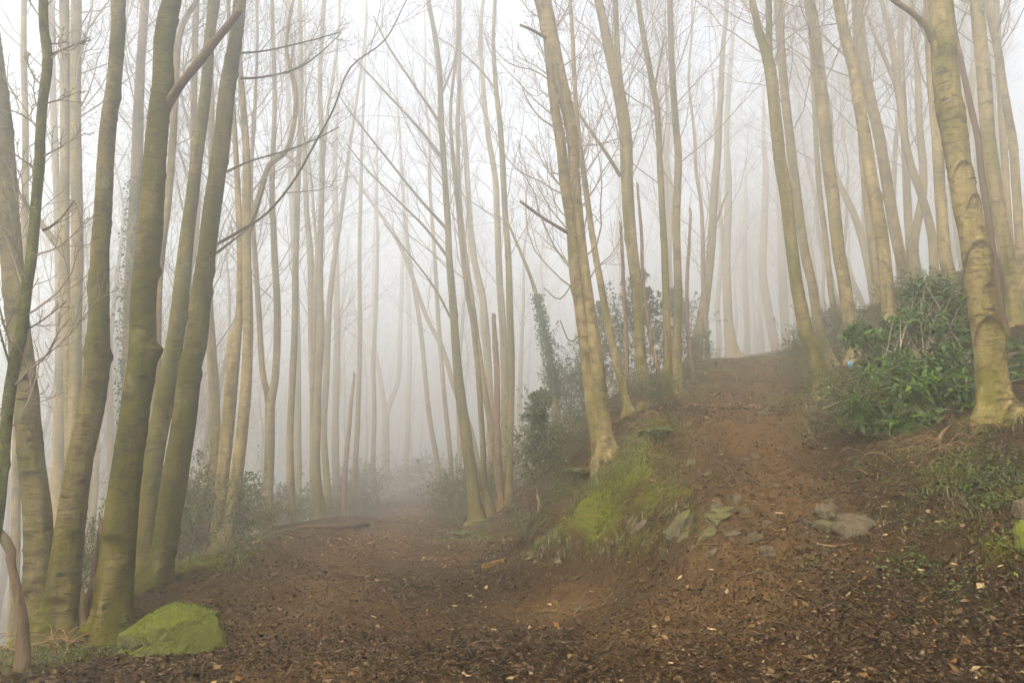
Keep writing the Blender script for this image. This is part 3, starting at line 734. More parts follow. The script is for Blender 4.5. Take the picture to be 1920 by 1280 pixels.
traced_tree('beech_tree', 'thin beech with a bent foot, first behind the olive slender beech', 19.2,
  [[(921,968,18),(908,905,13),(906,850,12),(902,780,12),(897,705,11),(892,655,11),(887,605,11),(877,555,10),(868,480,10),(860,400,9),(850,300,8),(845,200,7)]], green=.25, bright=.9, seed=53, crown=MID(6.5, bias=LEFTB), fine=.07)
traced_tree('beech_tree', 'smooth pinkish beech pole between the bent thin beech and the snapped stub', 20.5,
  [[(940,950,16),(932,880,14),(921,800,13),(906,720,13),(895,640,12),(884,560,12),(872,480,11),(862,380,10),(858,250,9)]], green=.15, seed=55, crown=MID(6.5, bias=LEFTB), fine=.08)
traced_tree('dead_tree', 'snapped rough-barked stub with a broken orange top beside the holly', 18.6,
  [[(941,950,20),(938,930,15),(934,860,14),(932,755,13),(931,690,12),(928,640,11),(926,602,9)]], seed=57, fine=.04, mat=DEAD, broken=(0,), rough=2.0, flare=.4, S=14)
traced_tree('beech_tree', 'straight yellow-green beech pole rising from the tall holly', 18.4,
  [[(955,900,16),(957,805,14),(959,680,14),(956,580,14),(953,480,13),(947,400,12),(942,300,12),(937,225,11),(930,165,10),(925,75,8),(928,0,7)]], green=.65, seed=59, crown=MID(6.5, n1=12, bias=LEFTB), fine=.06, S=18,
  branches=[([(927,165,4),(900,130,3.5),(860,95,3),(820,70,2)], .3, 'live')])
traced_tree('beech_tree', 'misty paired trunk directly behind the straight yellow-green pole', 24.0,
  [[(948,880,18),(946,730,16),(944,630,15),(937,530,14),(932,400,13),(928,330,12),(915,250,11),(905,150,9),(902,40,8)]], green=.25, seed=61, crown=MID(6.5, bias=LEFTB), fine=.1)
traced_tree('beech_tree', 'hazy thick trunk behind the bent thin beech, curving up left', 28.0,
  [[(925,900,18),(918,750,17),(912,640,16),(905,560,15),(890,490,13),(880,400,12),(873,280,10)]], green=.2, seed=63, crown=MID(6, bias=LEFTB), fine=.12)
traced_tree('beech_tree', 'long slender misty tree slanting far to the left across the path gap', 34.0,
  [[(900,890,13),(880,800,12),(853,730,11),(830,655,10),(800,595,9),(775,525,8.5),(745,450,8),(690,370,6.5),(640,300,5),(610,255,4)]], green=.2, seed=65, top=8, crown=MID(6.5, n1=8, L1=2.), fine=.1)
traced_tree('ivy_tree', 'thin leaning stem wrapped in a dark sleeve of ivy behind the tall holly', 17.5,
  [[(1046,790,14),(1036,705,12),(1024,640,11),(1010,570,9),(995,520,7),(975,470,6),(962,440,5),(945,400,4)]], green=.4, seed=67, top=8, crown=dict(z0=6.5, n1=6, L1=1.4, n2=4, n3=3), fine=.1, ivy=(3.0, 5.7, 1700, .17))
traced_tree('beech_tree', 'pair of big pinkish beech stems from one foot on the mossy bank', 11.0,
  [[(1146,862,48),(1136,830,34),(1127,765,33),(1115,665,33),(1109,605,25),(1105,575,23),(1092,475,22),(1083,400,22),(1077,325,22),(1072,250,23),(1060,190,27),(1046,125,27),(1035,75,30),(1022,20,34),(1016,-40,34)],
   [(1128,858,34),(1117,810,26),(1107,740,26),(1099,665,25),(1095,635,24),(1087,575,24),(1077,500,23),(1072,425,23),(1060,350,22),(1052,275,21),(1040,200,19),(1030,120,15),(1022,50,12),(1012,-30,10)]],
  green=.22, bright=.80, seed=69, crown=dict(z0=4.2, n1=26, L1=1.5, n2=5, n3=4, n4=1, ang=1.0), S=36, fine=.035, creases=70, knobs=6,
  branches=[([(1074,442,9),(1045,425,7),(1020,410,6.5),(995,392,6),(975,377,5)], -.3, 'stub'), ([(1035,78,9),(1018,68,7),(995,55,6),(975,47,5)], -.3, 'stub', BARK), ([(1080,520,3),(1050,560,2.5),(1020,540,2)], -.3, 'twig'), ([(1100,610,3),(1070,640,2.5),(1050,600,1.8)], -.3, 'twig')])
traced_tree('beech_tree', 'pinkish beech leaning left, first behind the big pair on the bank', 13.0,
  [[(1180,779,26),(1172,745,17),(1165,715,17),(1150,655,16),(1140,610,15),(1125,525,14),(1112,450,13),(1102,380,12),(1090,290,11),(1080,200,10)]], green=.15, seed=71, crown=MID(6.5), fine=.06, S=18)
traced_tree('beech_tree', 'stout yellow-green beech with an ascending fork, left of the path climb', 14.0,
  [[(1210,763,30),(1209,735,24),(1200,660,22),(1195,550,23),(1183,450,24),(1176,350,25),(1172,250,25),(1160,170,25),(1145,110,22),(1133,50,19),(1122,0,17),(1115,-40,16)],
   [(1166,210,15),(1163,165,14),(1158,100,12),(1155,30,11),(1153,-40,10)]],
  green=.45, seed=73, crown=MID(7.0, n1=14), S=26, fine=.045, creases=50, branches=[([(1163,330,9),(1135,285,7.5),(1100,235,6.5),(1070,190,5.5),(1040,150,4)], .4, 'live')])
traced_tree('beech_tree', 'yellow-green slim beech with a thin spur branch near the top of the bank', 14.4,
  [[(1252,738,34),(1251,705,22),(1252,660,17),(1250,600,15),(1247,500,14),(1242,400,13),(1237,300,12),(1232,210,12),(1222,150,12),(1206,65,11),(1196,0,10),(1190,-50,9)]], green=.6, seed=75, crown=MID(7.4), S=18, fine=.05, creases=30,
  branches=[([(1228,165,5),(1236,120,4),(1243,85,3.5),(1247,65,2)], .1, 'live')])
traced_tree('beech_tree', 'smooth khaki beech pole right behind the slim spur-branched beech', 15.6,
  [[(1268,715,26),(1270,640,17),(1272,550,16),(1268,425,16),(1272,300,15),(1266,225,14),(1260,125,13),(1256,0,12),(1254,-40,12)]], green=.45, seed=77, crown=MID(7.6), S=18, fine=.06, creases=20)
for k, (pts, Yd, lab) in enumerate((
  ([(1243,735,11),(1232,685,9),(1220,640,8),(1213,585,8),(1205,520,7),(1203,440,7),(1196,360,5)], 14.0, 'rotting orange-brown pole leaning between the stout and the slim bank beeches'),
  ([(1176,745,9),(1175,640,8),(1170,560,8),(1167,480,7),(1164,425,6)], 14.6, 'thin peeling brown pole just left of the stout bank beech'),
  ([(1297,690,9),(1290,620,7),(1288,540,8),(1292,460,6),(1295,400,5)], 18.0, 'flaking orange pole beside the reddish forked tree at the crest'))):
    traced_tree('dead_tree', lab, Yd, [pts], seed=79 + k, fine=.06, mat=DEAD, broken=(0,), rough=1.8, flare=.3, S=10)
traced_tree('beech_tree', 'reddish tree forking wide with a torn pale wound, left of the crest', 24.0,
  [[(1302,679,30),(1307,640,25),(1315,605,23),(1325,540,19),(1331,490,18),(1335,440,17),(1340,350,15),(1345,295,15),(1350,200,12),(1355,100,10),(1362,20,8)],
   [(1322,575,10),(1318,520,9),(1318,450,8),(1314,380,7),(1305,320,7),(1302,250,6)]], green=.1, bright=.8, seed=83, crown=MID(8.0, n1=15), fine=.07, S=18, branches=[([(1337,430,6),(1348,405,5),(1356,380,4),(1365,360,3)], .0, 'stub', BARK)])
traced_tree('beech_tree', 'short reddish stem standing against the crest-side forked tree', 23.8, [[(1328,678,10),(1325,620,9),(1322,560,8),(1318,500,7)]], green=.1, bright=.8, seed=85, top=9, crown=dict(z0=7.4, n1=6, L1=1.6, n2=4, n3=3), fine=.1)
traced_tree('beech_tree', 'lone misty beech with flared foot at the crest of the right path', 35.0,
  [[(1376,674,40),(1372,655,27),(1366,605,19),(1363,530,17),(1362,480,16),(1366,350,14),(1362,250,11),(1370,120,9)], [(1360,500,9),(1354,440,8),(1349,380,7),(1344,300,6)]], green=.3, seed=87, crown=MID(9.0), fine=.1, flare=1.2)

# --- right bank
traced_tree('beech_tree', 'olive beech leaning left at the path side, forking near the frame top', 13.0,
  [[(1547,748,44),(1542,725,35),(1535,690,31),(1520,645,28),(1512,625,27),(1495,540,25),(1483,450,24),(1472,360,24),(1462,300,24),(1452,200,23),(1443,125,22),(1425,65,16),(1410,0,14),(1400,-50,13)],
   [(1444,140,15),(1442,90,13),(1442,40,12),(1443,-40,11)]], green=.72, bright=.9, seed=89, crown=MID(9.0), S=30, fine=.04, creases=60, knobs=8)
traced_tree('beech_tree', 'pale slim beech directly behind the path-side olive beech', 16.5,
  [[(1560,690,26),(1553,665,19),(1535,615,18),(1524,540,18),(1515,500,18),(1505,450,18),(1492,350,18),(1477,225,17),(1467,125,17),(1458,0,16),(1454,-40,15)]], green=.3, seed=91, crown=MID(9.5), S=20, fine=.06, creases=30)
traced_tree('beech_tree', 'pinkish beech with stacked branch scars rising from the laurel tip', 14.8,
  [[(1602,680,28),(1596,630,27),(1592,600,26),(1582,525,25),(1573,475,24),(1562,375,24),(1552,300,24),(1545,225,24),(1537,150,24),(1526,50,22),(1517,0,20),(1512,-40,19)]], green=.22, bright=1.05, seed=93, crown=MID(9.6), S=30, fine=.04, creases=70,
  scars=((6.0,-1.5,.12),(7.6,-1.7,.13),(4.3,-1.9,.10),(9.0,-1.4,.1)))
traced_tree('beech_tree', 'pinkish beech with one tall healed scar, second left of the big scarred beech', 13.6,
  [[(1672,640,30),(1668,590,28),(1660,500,25),(1650,425,25),(1636,350,24),(1625,275,23),(1612,200,22),(1602,135,22),(1584,65,21),(1571,0,20),(1565,-40,19)]], green=.22, bright=1.05, seed=95, crown=MID(9.2), S=30, fine=.04, creases=70,
  scars=((7.0,-1.6,.16),(5.4,-1.9,.09)))
traced_tree('beech_tree', 'greyer beech leaning left just behind the tall-scarred beech', 17.0,
  [[(1708,540,24),(1702,530,23),(1687,475,22),(1672,400,22),(1660,325,21),(1647,250,20),(1632,185,20),(1617,100,20),(1606,0,19),(1602,-40,18)]], green=.15, bright=.95, seed=97, crown=MID(10), S=22, fine=.06, creases=40)
traced_tree('beech_tree', 'misty trunk half hidden behind the tall-scarred beech', 18.5, [[(1656,600,20),(1648,550,19),(1635,450,18),(1620,300,17),(1612,180,16),(1606,60,15)]], green=.15, seed=99, crown=MID(10.5), fine=.1)
traced_tree('beech_tree', 'misty forked beech bowing left between the grey beech and the big scarred one', 20.0,
  [[(1752,545,18),(1748,450,17),(1732,380,15),(1708,310,14),(1695,250,14),(1683,160,13),(1670,65,11),(1652,0,9)], [(1686,190,9),(1672,140,8),(1650,90,7),(1630,40,6)]], green=.2, seed=101, crown=MID(10.0), fine=.1)
traced_tree('beech_tree', 'straight misty trunk crossing behind the bowing forked beech', 23.0, [[(1712,540,17),(1707,490,16),(1700,350,15),(1696,250,14),(1690,120,12),(1688,0,11)]], green=.25, seed=103, crown=MID(11), fine=.12)
traced_tree('beech_tree', 'pinkish trunk tucked behind the left edge of the big scarred beech', 13.5,
  [[(1795,560,24),(1782,520,23),(1772,475,22),(1762,350,21),(1757,250,21),(1748,150,20),(1741,0,19),(1738,-40,18)]], green=.15, seed=105, crown=MID(9.0), S=20, fine=.06, creases=30)
traced_tree('beech_tree', 'big yellowish beech with bulging hooded branch scars beside the laurel', 8.5,
  [[(1874,790,78),(1866,750,62),(1862,720,57),(1855,655,53),(1846,600,52),(1840,560,52),(1835,525,51),(1825,450,49),(1812,390,48),(1800,325,43),(1789,250,47),(1780,200,48),(1772,125,49),(1768,65,46),(1765,0,43),(1763,-60,42)]],
  green=.45, bright=.95, seed=107, crown=dict(z0=8.5, n1=10, L1=3, n2=5, n3=4), S=56, fine=.025, creases=90, knobs=4, flare=1.0,
  scars=((4.28,-1.75,.19),(3.30,-1.85,.19),(2.22+.0,-1.35,.13),(5.35,-1.8,.14),(4.9,-1.35,.11),(2.9,-1.0,.09),(3.75,-1.45,.08)),
  branches=[([(1752,75,22),(1742,57,16),(1725,38,12),(1705,20,11.5),(1688,9,11),(1665,-8,10)], -.2, 'stub', BARK)])
traced_tree('dead_tree', 'dark brown thin stem with a raw pale break right of the big scarred beech', 10.2,
  [[(1886,620,13),(1877,575,12),(1865,500,12),(1855,425,12),(1845,360,12),(1838,310,12),(1833,260,11),(1820,200,11),(1803,120,10),(1796,90,9),(1788,40,8),(1783,0,8)]], seed=109, top=9, fine=.04, mat=BROWN, flare=.3, S=16, rough=1.5, knobs=8,
  branches=[([(1803,112,9),(1798,95,9.5),(1794,78,7)], -.06, 'stub', DEAD)])
traced_tree('beech_tree', 'khaki beech first right of the big scarred beech', 12.0,
  [[(1908,608,32),(1902,580,28),(1895,525,27),(1882,450,27),(1872,400,27),(1862,325,27),(1852,250,26),(1845,150,25),(1838,75,24),(1831,0,23),(1828,-40,22)]], green=.42, seed=111, crown=dict(z0=9.5, n1=11, L1=3, n2=5, n3=4), S=30, fine=.04, creases=60, scars=((6.2,-1.6,.1),))
traced_tree('beech_tree', 'bent pinkish beech nearest the frame edge above the ivy slope', 13.0,
  [[(1925,640,18),(1918,550,17),(1911,450,16),(1906,360,16),(1900,275,16),(1892,225,15),(1880,160,15),(1870,90,14),(1852,10,13),(1843,-40,12)]], green=.15, seed=113, crown=MID(9.5), S=20, fine=.05, creases=40)
traced_tree('beech_tree', 'thin pinkish trunk pressed behind the bent beech at the frame edge', 14.5, [[(1905,600,15),(1893,450,14),(1887,350,13),(1880,240,13),(1872,120,12),(1868,0,11)]], green=.12, seed=115, crown=MID(10), fine=.08)
traced_tree('beech_tree', 'slender misty pole in the gap between the pale slim and pinkish scarred beeches', 20.0, [[(1572,620,13),(1560,560,12),(1548,450,11),(1535,340,10),(1527,200,9),(1520,60,8)]], green=.2, seed=117, crown=MID(10), fine=.12)
traced_tree('beech_tree', 'faint wide trunk beyond the crest, first right of the climbing path', 45.0, [[(1455,655,20),(1440,580,17),(1430,505,15),(1433,420,14),(1436,325,12)]], green=.3, seed=119, crown=MID(11), fine=.15)
traced_tree('beech_tree', 'faint straight trunk beyond the crest behind the first crest trunk', 50.0, [[(1474,650,18),(1469,560,17),(1465,450,15),(1460,300,12)]], green=.3, seed=121, crown=MID(12), fine=.15)
traced_tree('beech_tree', 'faint thin trunk in the white gap over the crest', 55.0, [[(1402,668,11),(1400,600,10),(1396,500,9),(1398,380,8)]], green=.3, seed=123, crown=MID(12), fine=.15)

# ------------------------------------------------------------------ misty trees farther back: six forms, copied
def make_form(seed, H, r0, fork, zlo):
    rng = np.random.default_rng(seed)
    n = 9; P4 = np.zeros((n, 4)); P4[:, 2] = np.linspace(-.6, H, n); w = np.cumsum(rng.normal(0, .22, (n, 2)), 0); P4[:, :2] = w - w[0]
    P4[:, 3] = r0 * np.linspace(1, .12, n)
    root = empty('beech_tree', (0, 0, 0))
    mb = MB(); P, r, _ = trunk_mesh(mb, P4, 0, seed, 10, .25, 8, .8, 1., 3)
    o = mb.build('trunk', BARK, root); o.color = (.25, 0, 1, 1)
    cm = MB()
    crown_mesh(cm, rng, P, r, zlo, n1=28, L1=3.4, n2=6, n3=5, n4=2, ang=.6, up=.2, thin=1.3)
    o2 = cm.build('crown', TWIG, root)
    return root
forms = [make_form(201, 17, .17, 0, 4.0), make_form(202, 19, .20, 0, 6.0), make_form(203, 16, .13, 0, 3.2), make_form(204, 20, .22, 0, 7.0), make_form(205, 15, .11, 0, 4.0), make_form(206, 18, .16, 0, 5.0)]
zones = (  # region test in pixels of the trunk foot, label, group
 ('faint grey beech among others in the white valley mist beyond the edge', 'beeches down in the valley mist', 36, (-40, 430), (17, 60)),
 ('faint beech among others fading in mist around the end of the level path', 'beeches where the level path fades', 46, (430, 900), (42, 120)),
 ('pale beech among others in mist on the wooded bank behind the tall holly', 'beeches on the bank behind the holly', 26, (880, 1340), (27, 90)),
 ('pale distant beech among others in white mist over the crest of the climb', 'beeches beyond the crest', 26, (1330, 1560), (46, 95)),
 ('pale beech among others in mist on the slope above the laurel', 'beeches on the slope above the laurel', 30, (1540, 1960), (22, 60)))
FAR = []; rng = np.random.default_rng(77); placed = []; used = set(); nbt = 0
for lab, grp, cnt, (p0, p1), (y0, y1) in zones:
    k = 0; tries = 0
    while k < cnt and tries < 4000:
        tries += 1
        px = rng.uniform(p0, p1); Y = y0 + (y1 - y0) * rng.random() ** .85
        x = (px - 960) / F * Y * 1.0
        if any((x - a) ** 2 + (Y - b) ** 2 < 1.3 ** 2 for a, b in placed): continue
        if p0 == 430 and abs(px - 775) < 70 and Y < 75: continue
        if p0 == 1330 and 1385 < px < 1490 and Y < 60: continue
        placed.append((x, Y)); f = int(rng.integers(0, 6)); z = gz(x, Y)
        src = forms[f]
        if f in used:
            o = src.copy(); C.objects.link(o)
            for ch in src.children:
                c2 = ch.copy(); C.objects.link(c2); c2.parent = o
        else: o = src; used.add(f)
        s = rng.uniform(.95, 1.35); H = (17, 19, 16, 20, 15, 18)[f]
        s = min(s, (HAZE_TOP - 1.5 - z) / (H + 1.5)) if z + (H + 1.5) * s > HAZE_TOP - 1.5 else s
        o.location = (x, Y, z); o.rotation_euler = (rng.normal(0, .05), rng.normal(-.01, .06), rng.uniform(0, 2 * PI)); o.scale = (s, s, s)
        for ch in o.children:
            if ch.name.startswith('trunk'): ch.color = (rng.uniform(.05, .6), 0, rng.uniform(.85, 1.1), 1)
        tag(o, lab, 'tree', grp); FAR.append(o); k += 1; nbt += 1

LAND = [(185, 'low forked beech'), (268, 'thickest olive beech'), (375, 'dark olive leaning beech'), (462, 'leaning two-stem beech'), (518, 'head-high forked beech'), (553, 'slim pole beech'), (600, 'beech behind the log'), (660, 'broken orange pole'), (752, 'wide Y-forked beech'),
 (850, 'olive slender beech'), (955, 'straight yellow-green pole'), (1105, 'big pinkish pair'), (1197, 'stout bank beech'), (1250, 'spur-branched bank beech'), (1317, 'reddish forked tree'), (1366, 'lone crest beech'), (1510, 'path-side olive beech'), (1592, 'beech with stacked scars'),
 (1668, 'beech with one tall scar'), (1750, 'bowing forked beech'), (1845, 'big scarred beech'), (1902, 'khaki beech')]
ORD = 'first second third fourth fifth sixth seventh eighth ninth tenth eleventh twelfth thirteenth fourteenth fifteenth sixteenth seventeenth eighteenth nineteenth twentieth'.split()
gaps = {}
for o in FAR:
    x, y, z = o.location; px = 960 + F * x / (y * cP + (z + 5 - EYE) * sP)
    k = max([-1] + [i for i, (q, _) in enumerate(LAND) if q <= px]); gaps.setdefault(k, []).append((px, o))
for k, lst in gaps.items():
    lst.sort(key=lambda t: t[0])
    for i, (px, o) in enumerate(lst):
        o['label'] = ('%s faint far beech from the frame edge, before the low forked beech' % ORD[i]) if k < 0 else ('%s faint far beech in mist right of the %s' % (ORD[i], LAND[k][1]))

# ------------------------------------------------------------------ stumps and snags at the left edge
def snag(name, label, cat, pts, Y, mat, seed, S=18, rough=2.2, dy=0., flare=.5, brk=True):
    P4 = pix_path(pts, Y, dy); g = gz(P4[0, 0], P4[0, 1]); u = P4[0].copy(); u[2] = g - .25
    if P4[0, 2] > g - .2: P4 = np.vstack([u, P4])
    org = np.array((P4[0, 0], P4[0, 1], g)); mb = MB()
    trunk_mesh(mb, P4, g, seed, 28, .012, 50, flare, rough, 14, creases=70, broken=brk)
    o = mb.build(name, mat, None, True, org); o.location = org
    return tag(o, label, cat)
snag('rotten_stump', 'rotten orange snapped stump between the forked beech and the thickest beech', 'stump', [(176,1165,30),(178,1140,27),(181,1090,24),(186,1040,21),(190,1006,13)], 7.3, DEAD, 301)
snag('dead_sapling', 'crooked dead brown sapling stem hooking left before the forked beech', 'dead tree', [(44,1240,25),(42,1190,24),(38,1140,21),(30,1095,18),(22,1060,16),(20,1035,18),(12,1015,19),(4,1003,15),(-14,985,16),(-40,978,11)], 5.9, BROWN, 303, rough=3.0)
snag('rotten_stump', 'small dark crumbling stump at the left foot of the thickest beech', 'stump', [(160,1195,20),(159,1165,17),(157,1140,13)], 6.9, BROWN, 305)

# ------------------------------------------------------------------ stones
def ico(sub):
    b = bmesh.new(); bmesh.ops.create_icosphere(b, subdivisions=sub, radius=1.0)
    V = np.array([v.co[:] for v in b.verts]); T = np.array([[v.index for v in f.verts] for f in b.faces]); b.free(); return V, T
ICO = {k: ico(k) for k in (3, 4, 6)}
def soft_rock(D, n, d, p=48):
    c = np.maximum(D @ n.T, 0) / d[None]
    return D * ((c ** p).sum(1) ** (-1 / p))[:, None]
def rock_shape(seed, nplanes=13, rough=.07, sub=4):
    rng = np.random.default_rng(seed); D, T = ICO[sub]
    n = norm(np.vstack([rng.normal(0, 1, (nplanes, 3)), [(0, 0, 1), (0, 0, -1), (1, 0, .1), (-1, 0, .1), (0, 1, .1), (0, -1, .1)]])); d = np.concatenate([rng.uniform(.60, 1.0, nplanes), rng.uniform(.8, 1.0, 6)])
    V = soft_rock(D, n, d)
    off = fbm(V[:, 0] * 2.5 + 7, V[:, 1] * 2.5, V[:, 2] * 2.5, seed, 5, .6) * rough
    return V * (1 + off[:, None]), T
def stone(label, px, py, wpx, hpx, depth=.8, mat=None, seed=1, sink=.35, rot=None, group=None, name='stone', k_h=1.25, rough=.17):
    p = on_ground(px, py); k = (p[1] / ray(px, py)[1]) / F
    w = wpx * k / 2 * .85; h = hpx * k / 2 * k_h
    V, T = rock_shape(seed, rough=rough)
    a = rot if rot is not None else random.Random(seed).uniform(-.5, .5)
    V = V * np.array([w, w * depth, h])
    ca, sa = math.cos(a), math.sin(a); V = np.stack([V[:, 0] * ca - V[:, 1] * sa, V[:, 0] * sa + V[:, 1] * ca, V[:, 2]], 1)
    gxs = (gz(p[0] + .15, p[1]) - gz(p[0] - .15, p[1])) / .3; gys = (gz(p[0], p[1] + .15) - gz(p[0], p[1] - .15)) / .3
    V[:, 2] += V[:, 0] * gxs * .8 + V[:, 1] * gys * .75 + h * (1 - 2 * sink)
    mb = MB(); mb.add(V, T=T); o = mb.build(name, mat or STONE, None, True); o.location = p
    return tag(o, label, 'boulder' if name == 'boulder' else 'stone', group)
# moss-covered boulder: an angular block with a tilted top, flat front and tapering right end
def big_boulder():
    pts = np.array([(-.46,-.12,.20),(-.45,-.14,.02),(-.40,-.20,-.3),(-.20,-.30,.25),(-.17,-.36,-.3),(-.02,.10,.46),(-.26,.18,.38),(.08,.02,.44),(.33,-.06,.36),(.38,.10,.38),(.52,-.02,.16),(.62,0,-.1),(.15,-.34,-.3),(.3,.42,.3),(-.25,.42,.25),(.5,.4,-.3),(-.4,.4,-.3)])
    b = bmesh.new()
    for q in pts: b.verts.new(q)
    bmesh.ops.convex_hull(b, input=b.verts[:]); b.normal_update()
    c = np.array((0, 0, .08)); n = []; d = []
    for f in b.faces:
        nn = np.array(f.normal[:]); cc = np.array(f.calc_center_median()[:]); dd = nn @ (cc - c)
        if dd < 0: nn, dd = -nn, -dd
        n.append(nn); d.append(dd)
    b.free()
    D, T = ICO[6]; V = soft_rock(D, np.array(n), np.array(d), 110) + c
    N_ = norm(V - c)
    V = V + N_ * (.022 * fbm(V[:, 0] * 3, V[:, 1] * 3, V[:, 2] * 3, 5, 3) + .012 * fbm(V[:, 0] * 14, V[:, 1] * 14, V[:, 2] * 14, 9, 4, .65))[:, None]
    crack = np.exp(-((V[:, 2] - .10 - .25 * (V[:, 0] + .3) + .02 * vnoise(V[:, 0] * 8, V[:, 1] * 8, 0, 3)) / .012) ** 2) * (V[:, 0] < -.12)
    V = V - N_ * (.03 * crack)[:, None]
    p = at(318, 1190, 6.6); org = np.array((p[0], 6.62, gz(p[0], 6.62) + .02))
    V = V * .93 - np.array([0, 0, .05])
    mb = MB(); mb.add(V, T=T); o = mb.build('boulder', MOSSROCK, None, True); o.location = org
    rg = np.random.default_rng(88); fi = rg.integers(0, len(T), 9000); w3 = rg.dirichlet((1, 1, 1), 9000); A = V[T[fi]]
    p_ = (A * w3[:, :, None]).sum(1); nn = norm(np.cross(A[:, 1] - A[:, 0], A[:, 2] - A[:, 0])); keep = rg.random(9000) < np.clip(nn[:, 2] * 1.3 - .15 + .5 * vnoise(p_[:, 0] * 6, p_[:, 1] * 6, p_[:, 2] * 6, 4), 0, 1); p_ = p_[keep]; nn = nn[keep]; q = len(p_)
    mm_ = MB(); L_ = rg.uniform(.006, .018, q); gq = rg.random((q, 1)); leaf_cloud(mm_, p_ - nn * .002, nn + rg.normal(0, .5, (q, 3)), rg.normal(0, 1, (q, 3)), L_, L_ * .6, .2, (1 - gq) * np.array([.045, .058, .002]) + gq * np.array([.155, .168, .006]), .2)
    mm_.build('moss_coat', MOSSC, o, True)['kind'] = 'stuff'
    tag(o, 'angular boulder wholly covered in bright green moss beside the thickest beech', 'boulder')
big_boulder()
stone('small bright mossy rock low in the far corner beside the dead sapling', 12, 1215, 70, 90, .9, MOSSROCK, 413, .3, name='boulder')
stone('flat mossy slab just above the small corner rock', -2, 1168, 60, 40, 1.2, STONE_G, 414, .3)
stone('bright yellow-green mossy rock poking in at the right frame edge', 1925, 1032, 70, 50, .9, MOSSROCK, 415, .4)
stone('orange-tan earthy stone at the right frame edge above the mossy rock', 1922, 968, 50, 50, .9, STONE, 416, .4)
stone('pale smooth domed slab, upper of the two big path-side rocks', 1548, 955, 62, 40, .7, STONE, 421, .45, .5)
stone('broad mossy-tan rock, lower right of the two big path-side rocks', 1600, 985, 115, 62, .6, STONE, 422, .5, .15)
stone('low tan stone lying under the upper big path-side rock', 1555, 985, 70, 30, .7, STONE_G, 423, .5, 0.)
stone('small round grey stone just left of the big path-side rocks', 1514, 977, 22, 14, .9, STONE, 424, .4)
out = [('mossy outcrop rock with a bright green nose in the fork of the paths', 1275, 1000, 78, 46, .8, STONE_G, 431), ('long moss-striped slab atop the outcrop in the path fork', 1350, 962, 70, 18, .8, STONE_G, 432),
 ('low moss-striped slab below the upper slab of the outcrop', 1345, 975, 66, 16, .7, STONE_G, 433), ('flat bare slab at the outcrop right of the green lump', 1373, 1003, 40, 16, .9, STONE, 434),
 ('grey triangular stone topping the outcrop', 1380, 935, 32, 14, .9, STONE, 435), ('small mossy lump under the green-nosed outcrop rock', 1283, 1015, 34, 18, .9, STONE_G, 436),
 ('dark mossy lump in the middle of the outcrop foot', 1325, 1008, 52, 20, .8, STONE_G, 437), ('pointed tan stone right below the outcrop', 1417, 1014, 40, 26, .8, STONE, 438),
 ('long low tan stone under the pointed stone', 1440, 1040, 44, 26, .6, STONE, 439), ('oval tan stone right of the outcrop on the climb', 1433, 975, 32, 10, .9, STONE, 440),
 ('pale slab sunk in soil left of the outcrop', 1200, 996, 36, 18, .9, STONE, 441), ('pale narrow stone above the left sunk slab', 1184, 984, 24, 12, .7, STONE, 442),
 ('square tan stone under the upper slab of the outcrop', 1343, 950, 30, 14, .9, STONE, 443), ('leaning thin stone at the right end of the outcrop', 1397, 957, 22, 20, .5, STONE_G, 444),
 ('low grey-green stone flush with soil below the outcrop', 1335, 1042, 34, 14, .8, STONE, 445),
 ('flat flush stone alone in the trodden soil centre front', 1085, 1140, 34, 10, .8, STONE, 446), ('small pale stone at the verge right of the short log', 1045, 1048, 20, 9, .8, STONE, 447),
 ('small pointed pale stone second right of the short log', 1075, 1043, 12, 11, .8, STONE, 448), ('thin pale stone at the verge nearest the short log', 993, 1048, 20, 7, .8, STONE, 449),
 ('tan stone midway up the climb by the left verge', 1297, 870, 36, 12, .8, STONE_G, 450), ('grey stone in the middle of the climb', 1415, 860, 26, 14, .8, STONE, 451),
 ('flat pale slab higher up the climb', 1430, 776, 40, 14, .9, STONE, 452), ('pale slab just beyond the higher flat slab', 1437, 765, 26, 8, .9, STONE, 453), ('small stone highest on the climb', 1442, 745, 22, 9, .9, STONE, 454),
 ('low stone on the climb left of the grey middle stone', 1393, 867, 20, 9, .8, STONE, 455), ('flush stone on the climb above the big path-side rocks', 1453, 913, 24, 8, .8, STONE, 456), ('mossy stone on the bank top left of the climb', 1325, 893, 26, 9, .8, STONE_G, 457)]
for lab, px, py, w, h, d, m, sd_ in out: stone(lab, px, py, w, h, d, m, sd_, .52, group='stones showing through the path')

